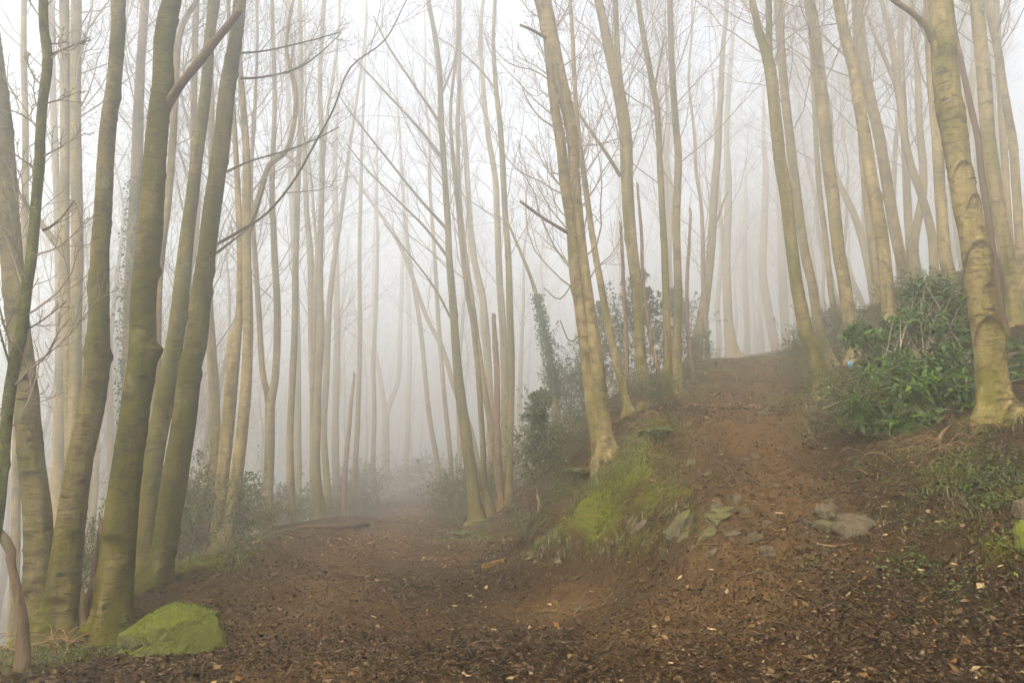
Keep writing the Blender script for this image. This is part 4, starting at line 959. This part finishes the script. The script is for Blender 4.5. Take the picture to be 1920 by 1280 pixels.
# ------------------------------------------------------------------ fallen wood
def fallen(name, label, pts, r0, r1, mat, seed, cat='log', sides=14, rough=1.8, lift=.7, group=None):
    W = np.array([on_ground(a, b) for a, b in pts]); n = len(W); rr = np.linspace(r0, r1, n)
    W[:, 2] += rr * lift
    P4 = np.hstack([W, rr[:, None]]); mb = MB()
    D, pos = resample(P4, lambda z: max(r0 * .5, .012))
    rng = np.random.default_rng(seed); P = D[:, :3]; r = D[:, 3]
    T = norm(np.gradient(P, axis=0)); e2 = np.array([0, 0, 1.])[None] - T[:, 2:3] * T; e2 = norm(e2); e1 = np.cross(e2, T)
    a = np.arange(sides) * 2 * PI / sides; k = 1 + rough * (.10 * vnoise(np.cos(a)[None] * 1.5 + 5, np.sin(a)[None] * 1.5 + 5, pos[:, None] / r0 * .35, seed) + .05 * vnoise(np.cos(a)[None] * 4 + 5, np.sin(a)[None] * 4 + 5, pos[:, None] / r0 * 1.2, seed + 1))
    V = P[:, None] + (r[:, None] * k)[..., None] * (np.cos(a)[None, :, None] * e1[:, None] + np.sin(a)[None, :, None] * e2[:, None])
    N = len(P); i = np.arange(N - 1)[:, None] * sides; j = np.arange(sides)[None]; j2 = (j + 1) % sides
    kk = np.arange(1, sides - 1); top = (N - 1) * sides
    mb.add(V.reshape(-1, 3), Q=np.stack([i + j, i + j2, i + sides + j2, i + sides + j], -1).reshape(-1, 4), T=np.vstack([np.stack([top + 0 * kk, top + kk, top + kk + 1], 1), np.stack([0 * kk, kk + 1, kk], 1)]))
    org = W[0].copy(); o = mb.build(name, mat, None, True, org); o.location = org
    return tag(o, label, cat, group)
def mat_log():
    t = NT('mossy_log_bark'); n = t.noise(t.coord((1, 1, 1)), 18, 5, .7); b = t.noise(t.coord(), 45, 4, .7)
    c = t.mix(t.ramp(n, [(.40, 0.), (.62, 1.)]), (.035, .019, .008), (.21, .105, .022)); c = t.mix(t.ramp(b, [(.52, 0.), (.66, 1.)]), c, (.10, .10, .012))
    t.bump(n, 1., .03); return t.fin(c, .9, .05)
LOGM = mat_log()
fallen('fallen_log', 'long thin fallen trunk lying along the left verge of the level path', [(518,999), (560,993), (600,990), (640,988), (690,984)], .045, .085, BROWN, 501, lift=.8)
fallen('log', 'short mossy orange log lying alone on the trodden path', [(903,1076), (927,1067), (948,1060)], .075, .07, LOGM, 503, lift=.8)
sticks = [('pale curved stick stuck in the bank under the laurel', [(1762,835), (1772,818), (1785,803)], .024, DEAD), ('straight pale stick below the big path-side rocks', [(1531,1016), (1565,1016), (1600,1013)], .013, DEAD),
 ('dark stick below the mossy outcrop', [(1305,1033), (1335,1028), (1355,1025)], .014, BROWN), ('long dark twig angling across soil right of centre front', [(1382,1088), (1410,1080), (1445,1072)], .011, BROWN),
 ('dark twig on bare soil centre front', [(1010,1143), (1035,1138), (1054,1135)], .010, BROWN), ('curved dark root-like twig in front of the boulder', [(463,1165), (470,1173), (484,1170)], .014, BROWN),
 ('thin twig slanting down on the leaf slope at lower right', [(1722,1082), (1735,1095), (1748,1104)], .009, LOGM), ('thin dark twig left of the long dark twig', [(1540,1138), (1560,1128), (1566,1120)], .009, BROWN),
 ('brown stick among leaves at the lower right', [(1845,905), (1880,893), (1905,880)], .010, BROWN), ('dark stick lying by the leaf drift front left of centre', [(880,1202), (905,1200), (940,1206)], .012, BROWN),
 ('short stick at the verge beyond the short log', [(878,1050), (890,1045), (905,1040)], .010, BROWN), ('dark twig just right of the short log', [(990,1056), (1012,1054), (1030,1056)], .008, BROWN),
 ('small brown branch near the bottom front edge by the boulder', [(275,1248), (290,1240), (304,1243)], .022, BROWN)]
for i, (lab, pts, r, m) in enumerate(sticks): fallen('stick', lab, pts, r, r * .6, m, 520 + i, 'stick', 8, 1.2, .7, 'sticks on the ground')
def mat_chip():
    t = NT('pale_wood'); n = t.noise(t.coord((8, 8, 2)), 12, 3); return t.fin(t.mix(n, (.30, .18, .075), (.52, .37, .20)), .8, .2)
CHIP = mat_chip()
_chips = [(1305,1013),(1335,1075),(1353,850),(1338,942),(1448,938),(1228,1180),(1337,1182),(1255,1254),(1712,1050),(1790,1055),(1725,1070),(758,1088),(875,1046),(852,1135),(1430,925),(1460,953),(1875,1065),(1235,790),(1352,858),(1010,1180),(925,1175),(700,1150),(640,1200),(1600,1060),(1500,1090),(560,1150),(1180,1060),(1110,1110),(1760,970),(1660,1000)]
chm = None
for i, (px, py) in enumerate(_chips):
    rng2 = np.random.default_rng(600 + i); p = on_ground(px, py)
    if chm is None:
        V, T = rock_shape(601, nplanes=9, sub=3); V = V * np.array([.036, .012, .007]); b = MB(); b.add(V, T=T); chm = b.mesh('wood_chip', CHIP, False)
    o = bpy.data.objects.new('wood_chip', chm); C.objects.link(o); o.location = (p[0], p[1], p[2] + .012); s = rng2.uniform(.7, 1.3); o.scale = (s, s, s); o.rotation_euler = (rng2.normal(0, .2), rng2.normal(0, .2), rng2.uniform(-.9, .9))
    tag(o, 'small pale splinter of wood lying on the dark path soil', 'wood chip', 'pale wood chips scattered on the path')
# scrap of blue plastic caught low in the shrub edge
def blue_scrap():
    p = at(1594, 682, 12.0); rng2 = np.random.default_rng(5); n = 9
    u, v = np.meshgrid(np.linspace(-1, 1, n), np.linspace(-1, 1, n)); w = np.clip(1 - .55 * np.abs(v) + .25 * vnoise(u * 2, v * 2, 0, 3), .15, 1.2)
    V = .75 * np.stack([u * .045 * w, .05 * vnoise(u * 2, v * 2, 1, 4) + .02 * u * v, v * .085], -1).reshape(-1, 3)
    i = (np.arange(n - 1)[:, None] * n + np.arange(n - 1)[None]).ravel(); V2 = V + np.array([0, .003, 0])
    mb = MB(); mb.add(V, Q=np.stack([i, i + 1, i + n + 1, i + n], 1)); mb.add(V2, Q=np.stack([i, i + n, i + n + 1, i + 1], 1))
    t = NT('blue_plastic'); nn = t.noise(t.coord(), 20, 2); m = t.fin(t.mix(nn, (.03, .22, .55), (.20, .45, .65)), .4, .5)
    o = mb.build('plastic_scrap', m); o.location = p; tag(o, 'scrap of bright blue plastic caught at the laurel edge', 'litter')
blue_scrap()

# ------------------------------------------------------------------ hollies
def green_mix(rng, n, a, b):
    g = rng.random((n, 1)) ** 1.4; return (1 - g) * np.array(a) + g * np.array(b)
def holly(label, px, Y, H, W, n, seed, name='holly_bush', shape='cone', stem=True, leaf=(.05, .085), group=None, depth=None, src=None, zbase=None, skirt=.12):
    x = (px - 960) / F * Y / 1.0; rng = np.random.default_rng(seed); H = H * .74
    org = np.array((x, Y, gz(x, Y)))
    root = empty(name, org); tag(root, label, 'bush', group)
    if src is not None:
        for ch in src.children:
            c = ch.copy(); C.objects.link(c); c.parent = root
        root.rotation_euler = (0, 0, rng.uniform(0, 6.28)); s = H / src['h']; root.scale = (W / src['w'], W / src['w'], s); return root
    root['h'] = H; root['w'] = W
    st = MB()
    ns = 1 if shape == 'cone' else 5
    lead = np.zeros((ns, 8, 3))
    for i in range(ns):
        a = rng.uniform(0, 6.28); sp = 0 if ns == 1 else W * .3
        lead[i, :, 2] = np.linspace(-.2, H * (1 if ns == 1 else rng.uniform(.7, .95)), 8)
        lead[i, :, 0] = np.linspace(0, sp * math.cos(a), 8) + np.cumsum(rng.normal(0, .03, 8)); lead[i, :, 1] = np.linspace(0, sp * math.sin(a), 8) + np.cumsum(rng.normal(0, .03, 8))
    lr = np.linspace(.028, .006, 8)[None].repeat(ns, 0) * (H / 2.2) ** .5
    tube_batch(st, lead, lr, 7)
    nb = int(46 / ns) + 6
    b1, r1 = grow(rng, lead, lr, nb, skirt + .06, .98, W * .62, 1.15, .04, 7, .45, .12, .005, .014)
    hz = np.clip(b1[:, :1, 2:3] / H, 0, 1)
    if shape == 'cone':
        k = np.clip(1.15 - .95 * hz ** 1.1, .12, 1.) * (.75 + .5 * rng.random((len(b1), 1, 1)))
    else:
        k = np.clip(1.2 - .7 * hz ** 2, .2, 1.1) * (.75 + .5 * rng.random((len(b1), 1, 1)))
    b1 = b1[:, :1] + (b1 - b1[:, :1]) * k
    tube_batch(st, b1, r1, 4)
    b2, r2 = grow(rng, b1, r1, 6, .15, 1., -.5, .8, .03, 5, .6, .16, .003, .008)
    tube_batch(st, b2, r2, 3)
    o = st.build('stem', TWIG, root)
    lm = MB(); allb = np.concatenate([b1[:, :, :][:, ::1][:, :5], b2]); m = len(allb)
    bi = rng.integers(0, m, n); t = rng.random(n) ** .7; p, d, _ = interp_path(allb, np.ones(allb.shape[:2]), bi, t)
    p = p + rng.normal(0, .02, (n, 3)); dd = norm(d * .6 + rng.normal(0, .8, (n, 3)) + np.array([0, 0, -.05])); uu = rng.normal(0, .6, (n, 3)) + np.array([0, 0, 1.])
    L = rng.uniform(*leaf, n)
    leaf_cloud(lm, p, dd, uu, L, L * rng.uniform(.5, .7, n), rng.uniform(.1, .3, n), green_mix(rng, n, (.040, .052, .011), (.135, .150, .036)), droop=.1)
    lm.build('foliage', HOLLY, root)
    return root
h1 = holly('tall young holly with a pale thin stem at the foot of the mossy bank', 1010, 12.7, 2.9, 1.4, 3800, 701, skirt=.22)
hb = holly('dense round holly in front of the valley left of the leaning two-stem beech', 378, 13.6, 2.4, 2.4, 6500, 703, shape='round', skirt=.02)
HG = 'hollies along the level path'
holly('holly low behind the leaning two-stem beech', 455, 17.0, 2.0, 2.0, 0, 704, src=hb, group=HG)
holly('holly under the head-high forked beech', 520, 22, 2.0, 2.4, 0, 705, src=hb, group=HG)
holly('holly behind the fallen log and the pole beeches', 575, 26.0, 2.1, 2.6, 0, 706, src=hb, group=HG)
holly('misty holly at the foot of the broken orange pole', 645, 32.0, 2.6, 3.0, 0, 707, src=hb, group=HG)
holly('misty taller holly left of where the path fades', 680, 38.0, 3.0, 3.0, 0, 708, src=hb, group=HG)
holly('faint holly in the mist at the very end of the level path', 735, 62.0, 3.0, 4.0, 0, 709, src=hb, group=HG)
holly('faint holly on the right verge where the path fades', 812, 48.0, 2.6, 3.2, 0, 7091, src=hb, group=HG)
holly('valley-side holly spilling below the path edge by the round holly', 345, 14.5, 2.3, 2.6, 0, 7092, src=hb, group=HG)
holly('sprig of holly behind the olive slender beech', 868, 20.5, 1.9, 1.5, 0, 710, src=hb, group='hollies on the bank')
holly('holly at the foot of the central thin beeches', 925, 21.5, 1.7, 1.6, 0, 711, src=hb, group='hollies on the bank')
holly('holly filling the gap between the tall young holly and the pinkish pair', 1060, 14.0, 1.5, 1.7, 0, 712, src=hb, group='hollies on the bank')
holly('big dark misty holly behind the pinkish pair on the bank', 1085, 18.5, 2.4, 2.0, 0, 713, src=hb, group='hollies on the bank')
ht = holly('towering dark ivy-like holly behind the bank beeches left of the climb', 1200, 18.0, 4.4, 2.6, 5500, 714, shape='cone', leaf=(.06, .1), skirt=.02)
holly('second towering misty holly between the bank beeches and crest', 1275, 22.5, 3.6, 2.2, 0, 715, src=ht, group='tall hollies on the bank')
holly('tall misty holly nearest the pinkish pair behind the bank', 1135, 21.0, 4.2, 2.4, 0, 7151, src=ht, group='tall hollies on the bank')
holly('low holly at the bank edge under the reddish forked tree', 1312, 22.0, .8, 1.0, 0, 716, src=hb, group='hollies on the bank')
holly('low bramble-like holly at the foot of the stout bank beeches', 1225, 13.4, .8, 1.0, 0, 717, src=hb, group='hollies on the bank')
holly('ground-hugging holly below the tall young holly', 985, 12.0, .55, 1.0, 0, 718, src=hb, group='hollies on the bank')
holly('ground-hugging dark holly left of the mossy bank foot', 1065, 11.3, .6, .9, 0, 719, src=hb, group='hollies on the bank')
holly('dark holly behind the path-side olive beech at the bend', 1522, 15.5, 1.5, .95, 0, 720, src=hb, group='shrubs on the right bank')
holly('small-leaved dark shrub at the lower path side of the laurel', 1625, 9.9, .95, 1.3, 0, 721, src=hb, group='shrubs on the right bank')
holly('small-leaved low shrub under the left skirt of the laurel', 1590, 10.6, 1.0, 1.1, 0, 722, src=hb, group='shrubs on the right bank')
holly('shrubby growth high behind the laurel and big scarred beech', 1775, 14.0, 1.2, 2.2, 0, 723, src=hb, group='shrubs on the right bank')
holly('shrub behind the pale slim beech left of the laurel', 1590, 17.5, 1.2, 1.4, 0, 724, src=hb, group='shrubs on the right bank')
holly('sparse ivy sprigs between the forked beech and the thickest beech', 172, 8.2, 1.3, .7, 0, 725, src=hb, group='shrubs at the valley edge')

# ------------------------------------------------------------------ cherry laurel
def laurel_leaf_mesh(seed):
    rng = np.random.default_rng(seed); n = 6; t = np.linspace(0, 1, n); w = np.sin(PI * np.clip(t, .02, 1) ** .85) * .5 * .44; w[-1] = .01
    droop = -.28 * t ** 2 * rng.uniform(.6, 1.6); tw = rng.uniform(-.2, .2)
    L = np.stack([t, -w, droop + .10 * w / .18 + tw * w], 1); M = np.stack([t, 0 * t, droop], 1); Rr = np.stack([t, w, droop + .10 * w / .18 - tw * w], 1)
    V = np.stack([L, M, Rr], 1).reshape(-1, 3); Q = []
    for i in range(n - 1):
        Q += [(i*3, i*3+1, i*3+4, i*3+3), (i*3+1, i*3+2, i*3+5, i*3+4)]
    return V, np.array(Q)
def laurel():
    rng = np.random.default_rng(801)
    lobes = []   # (px, py, Y, radius x, y, z)
    for (px, py, Y, rx, ry, rz) in ((1690,745,9.6,.62,.6,.50),(1770,720,9.7,.62,.6,.62),(1630,770,9.7,.45,.45,.36),(1740,640,10.3,.60,.6,.50),(1660,690,10.0,.45,.5,.38),(1790,620,10.3,.45,.5,.55),(1905,690,9.9,.42,.6,.62),(1600,625,10.2,.25,.3,.22),(1640,640,10.2,.3,.3,.20),(1800,780,9.4,.35,.35,.35),(1715,560,10.4,.26,.28,.46),(1700,800,9.3,.5,.3,.25),(1765,565,10.5,.40,.4,.40),(1685,620,10.2,.40,.4,.34)):
        lobes.append((at(px, py, Y), np.array((rx, ry, rz))))
    base = at(1740, 830, 9.9); org = np.array((base[0], base[1], gz(base[0], base[1])))
    root = empty('laurel_bush', org); tag(root, 'big glossy green laurel sprawling beside the climbing path', 'bush')
    shoots = []; per = [85, 105, 55, 85, 60, 65, 70, 20, 26, 40, 26, 50, 50, 45]
    for (c, r), n in zip(lobes, per):
        d = norm(rng.normal(0, 1, (n * 3, 3)) + np.array([0, -.35, .15])); d = d[:int(n * 1.6)]
        rad = rng.uniform(.40, 1.05, (len(d), 1))
        shoots.append(np.hstack([c + d * r * rad, d]))
    shoots = np.vstack(shoots)
    # branches from the base to every third shoot
    st = MB(); sel = shoots[::3]; B = len(sel); t = np.linspace(0, 1, 7)[None, :, None]
    p0 = org + rng.normal(0, .18, (B, 1, 3)) * np.array([2.2, 1, .1]); p1 = sel[:, None, :3]
    mid = (p0 + p1) / 2 + np.array([0, 0, .25]) + rng.normal(0, .08, (B, 1, 3))
    Pth = (1 - t) ** 2 * p0 + 2 * t * (1 - t) * mid + t ** 2 * p1
    tube_batch(st, Pth, np.linspace(.014, .004, 7)[None].repeat(B, 0), 5)
    st.build('stem', TWIG, root, True, org)
    # whorled leaves along the end of each shoot
    LP, LD, LU, LL = [], [], [], []
    for s in shoots:
        ax = norm(s[3:] * .7 + np.array([0, -.1, .55]) + rng.normal(0, .25, 3)); n = int(rng.integers(7, 12)); ln = rng.uniform(.10, .22)
        ref = np.array([1., 0, 0]) if abs(ax[2]) > .8 else np.array([0, 0, 1.]); e1 = norm(np.cross(ax, ref)); e2 = np.cross(ax, e1)
        for k in range(n):
            f = k / (n - 1); a = k * 2.4 + rng.normal(0, .3); rad = math.cos(a) * e1 + math.sin(a) * e2
            d = norm(rad * (1.25 - .75 * f) + ax * (.15 + .75 * f) + np.array([0, 0, -.12])); LP.append(s[:3] + ax * ln * (f - 1)); LD.append(d)
            LU.append(norm(ax + np.array([0, -.1, .9]))); LL.append(rng.uniform(.08, .145) * (1 - .35 * max(f - .7, 0) / .3))
    LP, LD, LU, LL = map(np.array, (LP, LD, LU, LL))
    # the leaves that show largest are parts of their own
    score = LP[:, 1] - .9 * ((LP - LP.mean(0)) * np.array([0, 0, 1])).sum(1) * .3 + rng.normal(0, .12, len(LP))
    order = np.argsort(score); big = order[:300]; rest = order[300:]
    from mathutils import Matrix
    ms = []
    for q in range(4):
        V, Q = laurel_leaf_mesh(820 + q); b = MB(); b.add(V, Q=Q, tint=(1, 1, 1)); ms.append(b.mesh('leaf', LAUREL))
    for i in big:
        x = LD[i]; u = norm(LU[i] - (LU[i] @ x) * x); y = np.cross(u, x); L = LL[i]
        o = bpy.data.objects.new('leaf', ms[i % 4]); C.objects.link(o); o.parent = root; p = LP[i] - org
        o.matrix_local = Matrix(((x[0]*L, y[0]*L, u[0]*L, p[0]), (x[1]*L, y[1]*L, u[1]*L, p[1]), (x[2]*L, y[2]*L, u[2]*L, p[2]), (0, 0, 0, 1)))
    lm = MB(); V, Q = laurel_leaf_mesh(831)
    for i in rest:
        x = LD[i]; u = norm(LU[i] - (LU[i] @ x) * x); y = np.cross(u, x); M = np.stack([x, y, u], 0) * LL[i]
        g = .35 + .8 * rng.random(); lm.add(V @ M + LP[i], Q=Q, tint=(g * rng.uniform(.85, 1.2), g, g * .9))
    o = lm.build('foliage', LAUREL, root, True, org); o['kind'] = 'stuff'
laurel()

# ------------------------------------------------------------------ ferns
def fern(label, px, py, Lf, n, seed, src=None):
    rng = np.random.default_rng(seed); p = on_ground(px, py); root = empty('fern', p); tag(root, label, 'fern', 'ferns on the verges'); 
    for k in range(n):
        a = k * 2 * PI / n + rng.normal(0, .2); t = np.linspace(0, 1, 12); L = Lf * rng.uniform(.75, 1.1); rad = L * t * .85; z = L * (.75 * t - .62 * t ** 2.2)
        P = np.stack([np.cos(a) * rad, np.sin(a) * rad, z], 1); mb = MB(); tube_batch(mb, P[None], np.linspace(.004, .0015, 12)[None], 4, tint=(.10, .12, .03))
        q = np.linspace(.15, 1, 26); pp = np.stack([np.interp(q, t, P[:, c]) for c in range(3)], 1); T = norm(np.gradient(pp, axis=0)); S = norm(np.cross(T, np.array([[0, 0, 1.]]))); U = np.cross(S, T)
        ln = L * .22 * np.sin(PI * np.clip(q, .1, .97)) ** .8
        for sg in (-1, 1): leaf_cloud(mb, pp, S * sg + T * .35, U, ln, ln * .32 + .006, .05, green_mix(rng, len(q), (.06, .10, .016), (.12, .17, .03)), .15)
        mb.build('frond', GRASS, root)
fern('pale fern at the foot of the olive slender beech', 868, 1000, .42, 9, 901)
fern('second fern right of the olive slender beech foot', 905, 985, .36, 8, 902)
fern('fern on top of the mossy bank beside the pinkish pair', 1225, 822, .40, 9, 903)
fern('fern on the bank between the holly and the pinkish pair', 1095, 895, .42, 9, 904)
fern('fern at the foot of the path-side holly by the bend', 1505, 735, .45, 9, 905)
fern('fern low under the thin central beeches', 958, 950, .34, 8, 906)

# ------------------------------------------------------------------ ground cover (nobody could count it)
rng = np.random.default_rng(2024)
def wedge(n, y0, y1, power, wide=.86, pad=.8):
    u = rng.random(n); k = 1 - power if abs(1 - power) > .01 else .01
    Y = (y0 ** k + u * (y1 ** k - y0 ** k)) ** (1 / k); X = (rng.random(n) * 2 - 1) * (wide * Y + pad); return X, Y
def blob_pts(B, n):
    B = np.array(B); w = B[:, 2] ** 2 * B[:, 3] / B[:, 1] ** .8; i = rng.choice(len(B), n, p=w / w.sum())
    return B[i, 0] + rng.normal(0, .72, n) * B[i, 2], B[i, 1] + rng.normal(0, .72, n) * B[i, 2]
def litter(n, y0, y1, s0, s1, name, label, power=1.25, dry=1.0, spread=1.0):
    X, Y = wedge(n, y0, y1, power)
    m = moss_w(X, Y); w = worn_w(X, Y); dens = (1 - .30 * np.clip(m, 0, 1)) * (1 - .28 * w) * (.55 + .6 * vnoise(X * 1.1, Y * 1.1, 4, 31) + .25)
    dens = dens * np.where(X < -5.2, .3, 1)
    keep = rng.random(n) < dens; X, Y = X[keep], Y[keep]; k = len(X)
    a = rng.random(k) * 2 * PI; L = rng.uniform(s0, s1, k) * (1 + .03 * Y); W = L * rng.uniform(.45, .8, k)
    z0 = ground(X, Y); z1 = ground(X + np.cos(a) * L, Y + np.sin(a) * L)
    P = np.stack([X, Y, z0 + rng.uniform(.002, .018, k)], 1); D = np.stack([np.cos(a) * L, np.sin(a) * L, z1 - z0 + L * rng.normal(0.05, .28, k)], 1)
    U = np.stack([rng.normal(0, .35, k), rng.normal(0, .35, k), np.ones(k)], 1)
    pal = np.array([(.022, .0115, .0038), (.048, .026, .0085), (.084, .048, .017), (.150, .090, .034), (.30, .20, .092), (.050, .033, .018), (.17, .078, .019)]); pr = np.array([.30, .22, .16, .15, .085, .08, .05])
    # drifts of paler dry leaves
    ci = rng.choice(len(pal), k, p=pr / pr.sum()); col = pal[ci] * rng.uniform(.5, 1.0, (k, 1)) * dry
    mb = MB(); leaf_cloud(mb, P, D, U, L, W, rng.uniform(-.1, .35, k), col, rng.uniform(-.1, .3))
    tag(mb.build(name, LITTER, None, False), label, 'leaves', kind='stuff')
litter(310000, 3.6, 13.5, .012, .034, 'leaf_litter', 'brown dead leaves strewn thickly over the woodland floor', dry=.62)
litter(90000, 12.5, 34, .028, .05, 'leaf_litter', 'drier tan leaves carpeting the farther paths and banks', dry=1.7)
litter(7000, 3.6, 12, .04, .075, 'fallen_leaves', 'larger pale dry leaves lying loose over the litter', dry=.95)
def crumbs(n):
    X, Y = wedge(n, 3.6, 12, 1.5); keep = rng.random(n) < (.35 + .65 * worn_w(X, Y)) * (1 - .7 * np.clip(moss_w(X, Y), 0, 1)); X, Y = X[keep], Y[keep]; k = len(X)
    o = np.array([(1, 0, 0), (-.5, .87, 0), (-.5, -.87, 0), (0, 0, .9), (0, 0, -.9)]); s = .004 + .010 * rng.random(k) ** 2.5
    J = o[None] * s[:, None, None] * rng.uniform(.6, 1.4, (k, 5, 1)); a = rng.random(k) * 6.28
    J = np.stack([J[..., 0] * np.cos(a)[:, None] - J[..., 1] * np.sin(a)[:, None], J[..., 0] * np.sin(a)[:, None] + J[..., 1] * np.cos(a)[:, None], J[..., 2] * .7], -1)
    V = J + np.stack([X, Y, ground(X, Y) + s * .3], 1)[:, None]; b = np.arange(k)[:, None] * 5
    T = np.concatenate([b + np.array([t]) for t in ((0, 1, 3), (1, 2, 3), (2, 0, 3), (1, 0, 4), (2, 1, 4), (0, 2, 4))])
    pal = np.array([(.03, .019, .009), (.055, .036, .018), (.10, .068, .036), (.19, .14, .08), (.28, .2, .11)]); c = pal[rng.choice(5, k, p=[.35, .32, .2, .09, .04])]
    mb = MB(); mb.add(V.reshape(-1, 3), T=T, tint=np.repeat(c, 5, 0)); tag(mb.build('gravel', CLOD, None, False), 'small crumbs of soil and grit on the trodden path', 'grit', kind='stuff')
crumbs(22000)
def twiglets(n):
    X, Y = wedge(n, 3.8, 16, 1.3); a = rng.random(n) * 6.28; L = rng.uniform(.04, .16, n); t = np.linspace(-.5, .5, 4)
    x = X[:, None] + np.cos(a)[:, None] * L[:, None] * t + rng.normal(0, .004, (n, 4)); y = Y[:, None] + np.sin(a)[:, None] * L[:, None] * t + rng.normal(0, .004, (n, 4))
    z = ground(x.ravel(), y.ravel()).reshape(n, 4) + .008; mb = MB(); col = np.repeat(np.array([(.06, .04, .025), (.12, .08, .045), (.03, .02, .012), (.20, .14, .08)])[rng.choice(4, n, p=[.4, .25, .25, .1])], 12, 0)
    tube_batch(mb, np.stack([x, y, z], -1), np.repeat(rng.uniform(.0018, .0045, n)[:, None], 4, 1), 3, tint=col); tag(mb.build('twig_litter', CLOD), 'fine broken twigs mixed into the leaf litter', 'twigs', kind='stuff')
twiglets(2600)
def grass(n):
    X, Y = blob_pts(MOSSB, n); keep = rng.random(n) < np.clip(.1 + 1.6 * vnoise(X * 2.4, Y * 2.4, 2, 41) + .5 * vnoise(X * 9, Y * 9, 2, 42), 0, 1); X, Y = X[keep], Y[keep]; k = len(X)
    z = ground(X, Y); a = rng.random(k) * 6.28; h = rng.uniform(.02, .075, k) * (1 + .8 * vnoise(X * 2.5, Y * 2.5, 6, 44)); w = rng.uniform(.002, .0045, k) * (1 + .05 * Y); be = rng.uniform(.2, 1.1, k) * h
    c, s = np.cos(a), np.sin(a); V = np.stack([np.stack([X - s * w, Y + c * w, z - .01], 1), np.stack([X + s * w, Y - c * w, z - .01], 1), np.stack([X + c * be * .35 + s * w * .7, Y + s * be * .35 - c * w * .7, z + h * .65], 1), np.stack([X + c * be * .35 - s * w * .7, Y + s * be * .35 + c * w * .7, z + h * .65], 1), np.stack([X + c * be, Y + s * be, z + h * .9], 1)], 1)
    b = np.arange(k)[:, None] * 5; mb = MB(); g = rng.random((k, 1)); dry = rng.random((k, 1)) < .3
    col = np.where(dry, np.array([.22, .17, .075]), (1 - g) * np.array([.055, .085, .014]) + g * np.array([.15, .18, .03]))
    mb.add(V.reshape(-1, 3), Q=b + np.array([[0, 1, 2, 3]]), T=b + np.array([[3, 2, 4]]), tint=np.repeat(col, 5, 0)); tag(mb.build('grass', GRASS), 'short green and straw-coloured grass on the verges and bank', 'grass', kind='stuff')
grass(52000)
_ivy = [(1840,930,.7),(1880,960,.6),(1800,900,.6),(1740,870,.5),(1870,1060,.5),(1800,1010,.4),(1720,1050,.5),(1620,1050,.4),(1860,880,.6),(120,1215,.45),(200,1225,.3),(60,1250,.4),(1150,920,.6),(1200,900,.5),(1060,960,.7),(1000,985,.6),(1240,930,.4),(1320,735,.7),(1270,770,.6),(900,990,.6),(1560,820,.5),(1660,870,.5)]
IVB = [(*ground_hit(a, b)[:2], r, 1) for a, b, r in _ivy]
def cover(n):
    X, Y = blob_pts(IVB, n); keep = rng.random(n) < np.clip(.35 + 1.4 * vnoise(X * 2.6, Y * 2.6, 8, 51), 0, 1); X, Y = X[keep], Y[keep]; k = len(X)
    P = np.stack([X, Y, ground(X, Y) + rng.uniform(.005, .06, k)], 1); L = rng.uniform(.018, .042, k)
    mb = MB(); leaf_cloud(mb, P, rng.normal(0, 1, (k, 3)) * np.array([1, 1, .3]), rng.normal(0, .35, (k, 3)) + np.array([0, -.2, 1.]), L, L * .85, .12, green_mix(rng, k, (.036, .056, .012), (.095, .125, .026)), .1)
    tag(mb.build('ground_ivy', HOLLY, None, True), 'small-leaved ivy and seedlings creeping over the banks', 'ivy', kind='stuff')
cover(13000)
def moss_tufts(n):
    X, Y = blob_pts(MOSSB, n); m = moss_w(X, Y); keep = rng.random(n) < np.clip(m, 0, 1) * np.clip(.2 + 1.5 * vnoise(X * 3, Y * 3, 5, 61), 0, 1); X, Y = X[keep], Y[keep]; k = len(X)
    P = np.stack([X, Y, ground(X, Y) - .004], 1); L = rng.uniform(.014, .034, k)
    mb = MB(); leaf_cloud(mb, P, rng.normal(0, .5, (k, 3)) + np.array([0, 0, .8]), rng.normal(0, 1, (k, 3)), L, L * .6, .2, green_mix(rng, k, (.062, .070, .003), (.170, .165, .010)), .2)
    tag(mb.build('moss', MOSSC, None, True), 'yellow-green moss tufts over the bank and stones', 'moss', kind='stuff')
moss_tufts(120000)
def scrub(n):   # bare arching bramble and root stems on the banks
    B = [(*ground_hit(a, b)[:2], r, 1) for a, b, r in ((1200,800,.5),(1150,870,.5),(1080,950,.6),(1000,960,.5),(1270,740,.7),(940,970,.5),(1750,850,.5),(1860,800,.3),(1560,790,.5),(110,1215,.4),(160,1205,.3))]
    X, Y = blob_pts(B, n); k = len(X); a = rng.random(k) * 6.28; L = rng.uniform(.12, .55, k); t = np.linspace(0, 1, 6)[None]
    P = np.stack([X[:, None] + np.cos(a)[:, None] * L[:, None] * t * .8, Y[:, None] + np.sin(a)[:, None] * L[:, None] * t * .8, ground(X, Y)[:, None] - .02 + L[:, None] * (t * .9 - .75 * t ** 2)], -1) + rng.normal(0, .008, (k, 6, 3))
    mb = MB(); tube_batch(mb, P, np.linspace(.0045, .002, 6)[None].repeat(k, 0), 4, tint=np.repeat(np.array([(.10, .06, .035), (.20, .13, .06), (.28, .15, .06)])[rng.choice(3, k)], 24, 0)); tag(mb.build('bramble', CLOD), 'bare brown bramble stems arching over the banks', 'bramble', kind='stuff')
scrub(800)
print('TRIS', sum(len(m.loops) - 2 * len(m.polygons) for m in bpy.data.meshes), 'far trees', nbt)
